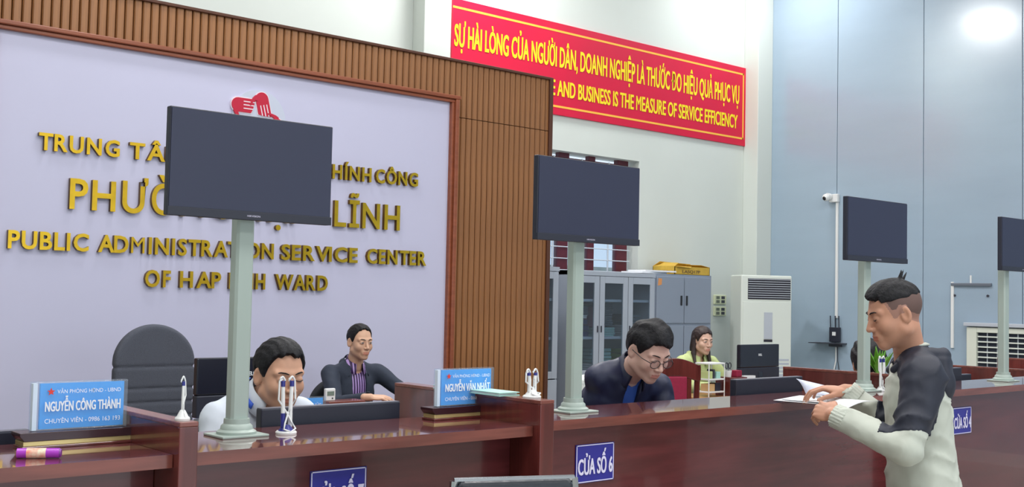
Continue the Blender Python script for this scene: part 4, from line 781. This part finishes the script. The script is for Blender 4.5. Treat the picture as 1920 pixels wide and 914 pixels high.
# man in the dark suit
r2, i2 = person('man in a dark suit and purple striped shirt sitting before the lavender panel', (4.262, 6.435, 1.192), (-.02, -1, 0), 3, (4.265, 6.50, 1.025), (4.075, 6.50, .975), (4.46, 6.50, .975), (4.00, 6.30, .80), (4.60, 6.34, .83), (4.10, 6.06, .855), (4.43, 5.93, .90), (4.27, 6.56, .54), SK2,
    dict(t=.006, top=.006, rec=.026, rough=.0012, ys=.006), ('suit_jacket', [suit_m]), hs=1.0, shirt=stripe, wedge=((-.52, -.40, -.1, .08), (.05, .045, .055, .05), 0), grow=.006, hands=dict(R=dict(dir=(.75, -.5, 0), back=(0, -.3, 1)), L=dict(dir=(-.4, -.7, -.1))), wrinkle=.003)
strip('shirt_collar', i2, [(.056, .05), (.066, .02), (.078, -.01)], stripe, R(24), R(336), tilt=.5)
strip('lapel', i2, [(.070, .03), (.085, .0), (.105, -.02)], suit_m, R(48), R(312), tilt=.55, oy=.0)
# man with glasses
r3, i3 = person('man with glasses in a navy jacket, looking down behind the counter', (3.625, 3.255, 1.30), (-.14, -1, -.0), 27, (3.665, 3.40, 1.20), (3.645, 3.50, 1.075), (3.88, 3.42, 1.13), (3.62, 3.40, .86), (3.90, 3.34, .88), (3.48, 3.20, .80), (3.76, 3.20, .80), (3.62, 3.80, .56), SK3,
    dict(t=.013, top=.024, rough=.0042, rec=.0, dens=46, ty=.004), ('jacket', [navy]), W=.17, sleeve_r=.94, eyes='down', chub=.005, hs=1.03, shirt=blue_sh, wedge=((-.45, -.1, .08), (.02, .035, .04), 0), grow=.006, wrinkle=.004)
strip('collar', i3, [(.064, .050), (.072, .02), (.084, -.01)], navy, R(34), R(326), tilt=.45)
gl_m = mat('glasses_frame', (40, 30, 34), .3); lens = glass_mat('lens_glass', (250, 250, 252), .95)
g = thing('glasses', None, None); g.parent = r3
for s in (-1, 1):
    MB().tube([i3['hw']((s * (.034 + .025 * math.cos(a)), .098, -.008 + .018 * math.sin(a))) for a in np.linspace(0, 2 * math.pi, 22)], .0018, gl_m, 6, cap=False).build('rim', g, smooth=True)
    MB().add([i3['hw']((s * (.034 + .024 * math.cos(a)), .098, -.008 + .017 * math.sin(a))) for a in np.linspace(0, 2 * math.pi, 20, endpoint=False)], [tuple(range(20))], lens).build('lens', g)
    MB().tube([i3['hw']((s * .059, .097, -.002)), i3['hw']((s * .078, .06, .0)), i3['hw']((s * .085, -.005, .004))], .0018, gl_m, 6).build('temple', g)
MB().tube([i3['hw']((-.010, .099, -.005)), i3['hw']((0, .104, -.002)), i3['hw']((.010, .099, -.005))], .0016, gl_m, 6).build('bridge', g)
# woman
def longhair(p, d):
    a = ax_abs(p); s = caps(a, (.070, -.02, .02), (.078, -.01, -.11), .022, .020); s = smin(s, caps(a, (.078, -.01, -.11), (.082, .03, -.20), .020, .012), .01); b = smin(ell(p, (0, -.065, -.04), (.075, .040, .12)), caps(p, (0, -.07, -.08), (0, -.08, -.20), .055, .04), .03)
    return smin(d, np.minimum(s, b) + .0015 * np.sin(p[..., 0] * 300), .01)
r4, i4 = person('woman with long dark hair in a pale lime cardigan near the steel cabinet', (7.562, 6.18, 1.18), (-.22, -1, 0), 6, (7.565, 6.24, 1.045), (7.395, 6.26, .985), (7.735, 6.22, .985), (7.33, 6.10, .80), (7.80, 6.06, .80), (7.46, 5.90, .81), (7.70, 5.90, .81), (7.57, 6.36, .54), (222, 182, 162),
    dict(t=.010, top=.008, rough=.001, rec=.006, fn=longhair, zlo=-.24), ('cardigan', [lime_c]), female=True, hairm=hair_br, hs=.98, wrinkle=.003, W=.175)
strip('collar', i4, [(.055, .03), (.075, .0), (.10, -.02)], lime_c, R(20), R(340), tilt=.4)
# bowed clerk behind the third pole
r5, i5 = person('dark-haired person turned away, mostly hidden behind the third pole', (5.80, 3.53, 1.175), (.72, .69, 0), 8, (5.77, 3.51, 1.00), (5.88, 3.36, .95), (5.66, 3.65, .95), (5.98, 3.36, .76), (5.74, 3.78, .76), (6.14, 3.50, .79), (5.98, 3.72, .79), (5.70, 3.46, .52), SK1,
    dict(t=.018, top=.030, rough=.004, rec=-.01, zs=-.035, zlo=-.15, dens=60), ('jacket', [fabric_k]), hs=1.08, wrinkle=.003)
# standing visitor
F6 = np.array((-.60, .80, 0)); Rt = np.array((.80, .60, 0))
H6 = np.array((3.79, 2.20, 1.487)); N6 = np.array((3.875, 2.185, 1.325)); SL_ = np.array((3.745, 2.055, 1.262)); SR_ = SL_ + np.array((.30, .225, 0))
EL, WL = np.array((3.63, 2.06, 1.02)), np.array((3.60, 2.33, 1.115)); ER, WR = np.array((4.05, 2.33, 1.02)), np.array((3.95, 2.50, 1.178))
def jk(c, l, J):
    m = np.zeros(len(c), int)
    for s, sg in (('R', 1), ('L', -1)):
        a, b = J['sh' + s], J['el' + s]; d = b - a; t_ = ((c - a) @ d) / (d @ d); rad = np.linalg.norm(c - a - np.clip(t_, 0, 1)[:, None] * d, axis=1); m[(rad < .088) & (t_ < .74 + .9 * ((c - a) @ F6)) & (np.abs(l[:, 0]) > .085)] = 1
    m[(l[:, 2] > -.13) & (l[:, 1] < .03) & (np.abs(l[:, 0]) > .03)] = 1; m[(l[:, 2] > -.10) & (np.abs(l[:, 0]) > .10)] = 1
    return m
def spiky(p, d): return np.minimum(d, np.minimum(caps(p, (.0, -.03, .09), (.012, -.075, .142), .012, .002), np.minimum(caps(p, (-.01, -.03, .09), (-.012, -.06, .146), .011, .002), caps(p, (.02, -.04, .08), (.03, -.09, .130), .012, .002))))
r6, i6 = person('standing man in an off-white and black hooded jacket reading papers at the counter', H6, (-.76, .65, 0), 15, N6, SR_, SL_, ER, EL, WR, WL, (3.885, 2.14, .93), SK4,
    dict(t=.0065, top=.014, k=.010, rough=.0015, rec=.006, side=.052, dens=70, ty=.004, fn=spiky), ('hooded_jacket', [jk_w]), None, eyes='down', chub=.006, hs=1.035, stand=True, fade=True, grow=.010, sleeve_r=1.16, wrinkle=.0035, arm_h=.0075, crease=.011, panel=True,
    hands=dict(L=dict(dir=(.22, .9, .12), back=(-.75, -.3, .45), curl=(.75, .5, .3), thumb=(.9, .2)), R=dict(dir=(-.45, .85, .05), back=(-.1, 0, 1), curl=(.42, .55, .35))), W=.20)
strip('inner_collar', i6, [(.058, -.01), (.062, .048), (.076, .040)], jk_w, R(60), R(300), tilt=.02, oy=.004, th=.007)
def hood(p):
    l = p; d = ell(l, (0, -.098, -.092), (.100, .046, .098)); d = smin(d, caps(ax_abs(l), (.03, -.098, -.012), (.088, -.03, -.012), .028, .030), .05); d = smin(d, caps(ax_abs(l), (.088, -.02, -.005), (.060, .072, -.050), .028, .013), .02)
    d = smax(d, -ell(l, (0, -.075, .055), (.062, .055, .075)), .01); d = smax(d, -caps(l, (0, .0, -.02), (0, .04, .12), .058, .075), .008); return d + .005 * wob(l, 45) + .004 * np.exp(-((l[..., 2] + .03 - .25 * np.abs(l[..., 0])) / .008) ** 2)
v, q = nets(hood, (-.2, -.24, -.18), (.2, .16, .14), .0065); mesh_vf('hood', [(v @ i6['Ft'].T + N6 + np.array((0, 0, .010)), q)], [jk_k], r6, None, i6['off'])
for s, (e_, w_) in (('R', (ER, WR)), ('L', (EL, WL))):
    d = w_ - e_; d = d / np.linalg.norm(d); a = np.cross(d, (0, 0, 1)); a /= np.linalg.norm(a); b_ = np.cross(d, a)
    def cuff(p): 
        q_ = p - (w_ - d * .03); t_ = q_ @ d; r_ = np.sqrt(np.maximum((q_ ** 2).sum(-1) - t_ ** 2, 0)); an = np.arctan2(q_ @ a, q_ @ b_)
        return np.maximum(np.abs(t_) - .026, np.abs(r_ - .038 - .0022 * np.sin(an * 22)) - .006)
    v, q = nets(cuff, w_ - .09, w_ + .07, .0042); mesh_vf('cuff', [(v, q)], [jk_w], r6, None, i6['off'])
# the papers he is reading
def sheet(pts, label, bend=0.0, m=paper):
    c = np.mean([np.array(p, float) for p in pts], 0); n = 8; b = MB(); vs_ = []; p0, p1, p2, p3 = [np.array(p, float) - c for p in pts]
    for i in range(n + 1):
        for j in range(n + 1):
            u, v_ = i / n, j / n; q = (p0 * (1 - u) + p1 * u) * (1 - v_) + (p3 * (1 - u) + p2 * u) * v_; q = q + np.array((0, 0, bend * math.sin(math.pi * u))); vs_.append(tuple(q))
    b.add(vs_, [(i * (n + 1) + j, (i + 1) * (n + 1) + j, (i + 1) * (n + 1) + j + 1, i * (n + 1) + j + 1) for i in range(n) for j in range(n)], m)
    o = b.build('paper_sheet', smooth=True, loc=tuple(c)); s_ = o.modifiers.new('thick', 'SOLIDIFY'); s_.thickness = .0012; tag(o, label, 'paper'); return o
sheet([(3.90, 2.81, 1.114), (4.17, 2.885, 1.114), (4.16, 2.67, 1.120), (3.80, 2.49, 1.128)], 'white stack of paper held over the ledge edge by the left hand')
sheet([(3.92, 2.79, 1.119), (4.16, 2.86, 1.119), (4.13, 2.66, 1.126), (3.80, 2.50, 1.134)], 'upper sheet of the stack held over the ledge edge')
sheet([(4.10, 2.78, 1.125), (3.98, 2.62, 1.132), (3.72, 2.36, 1.125), (3.90, 2.33, 1.150)], 'white sheet hanging between the two hands of the standing man', .012)
sheet([(4.16, 2.88, 1.19), (4.12, 2.80, 1.13), (4.02, 2.60, 1.145), (4.16, 2.58, 1.15)], 'curled bluish page lifted above the ledge', .01, mat('paper_blue', (206, 212, 232), .7, noise=.08, scale=(80, 80, 80)))
bpy.data.objects.remove(_fo)
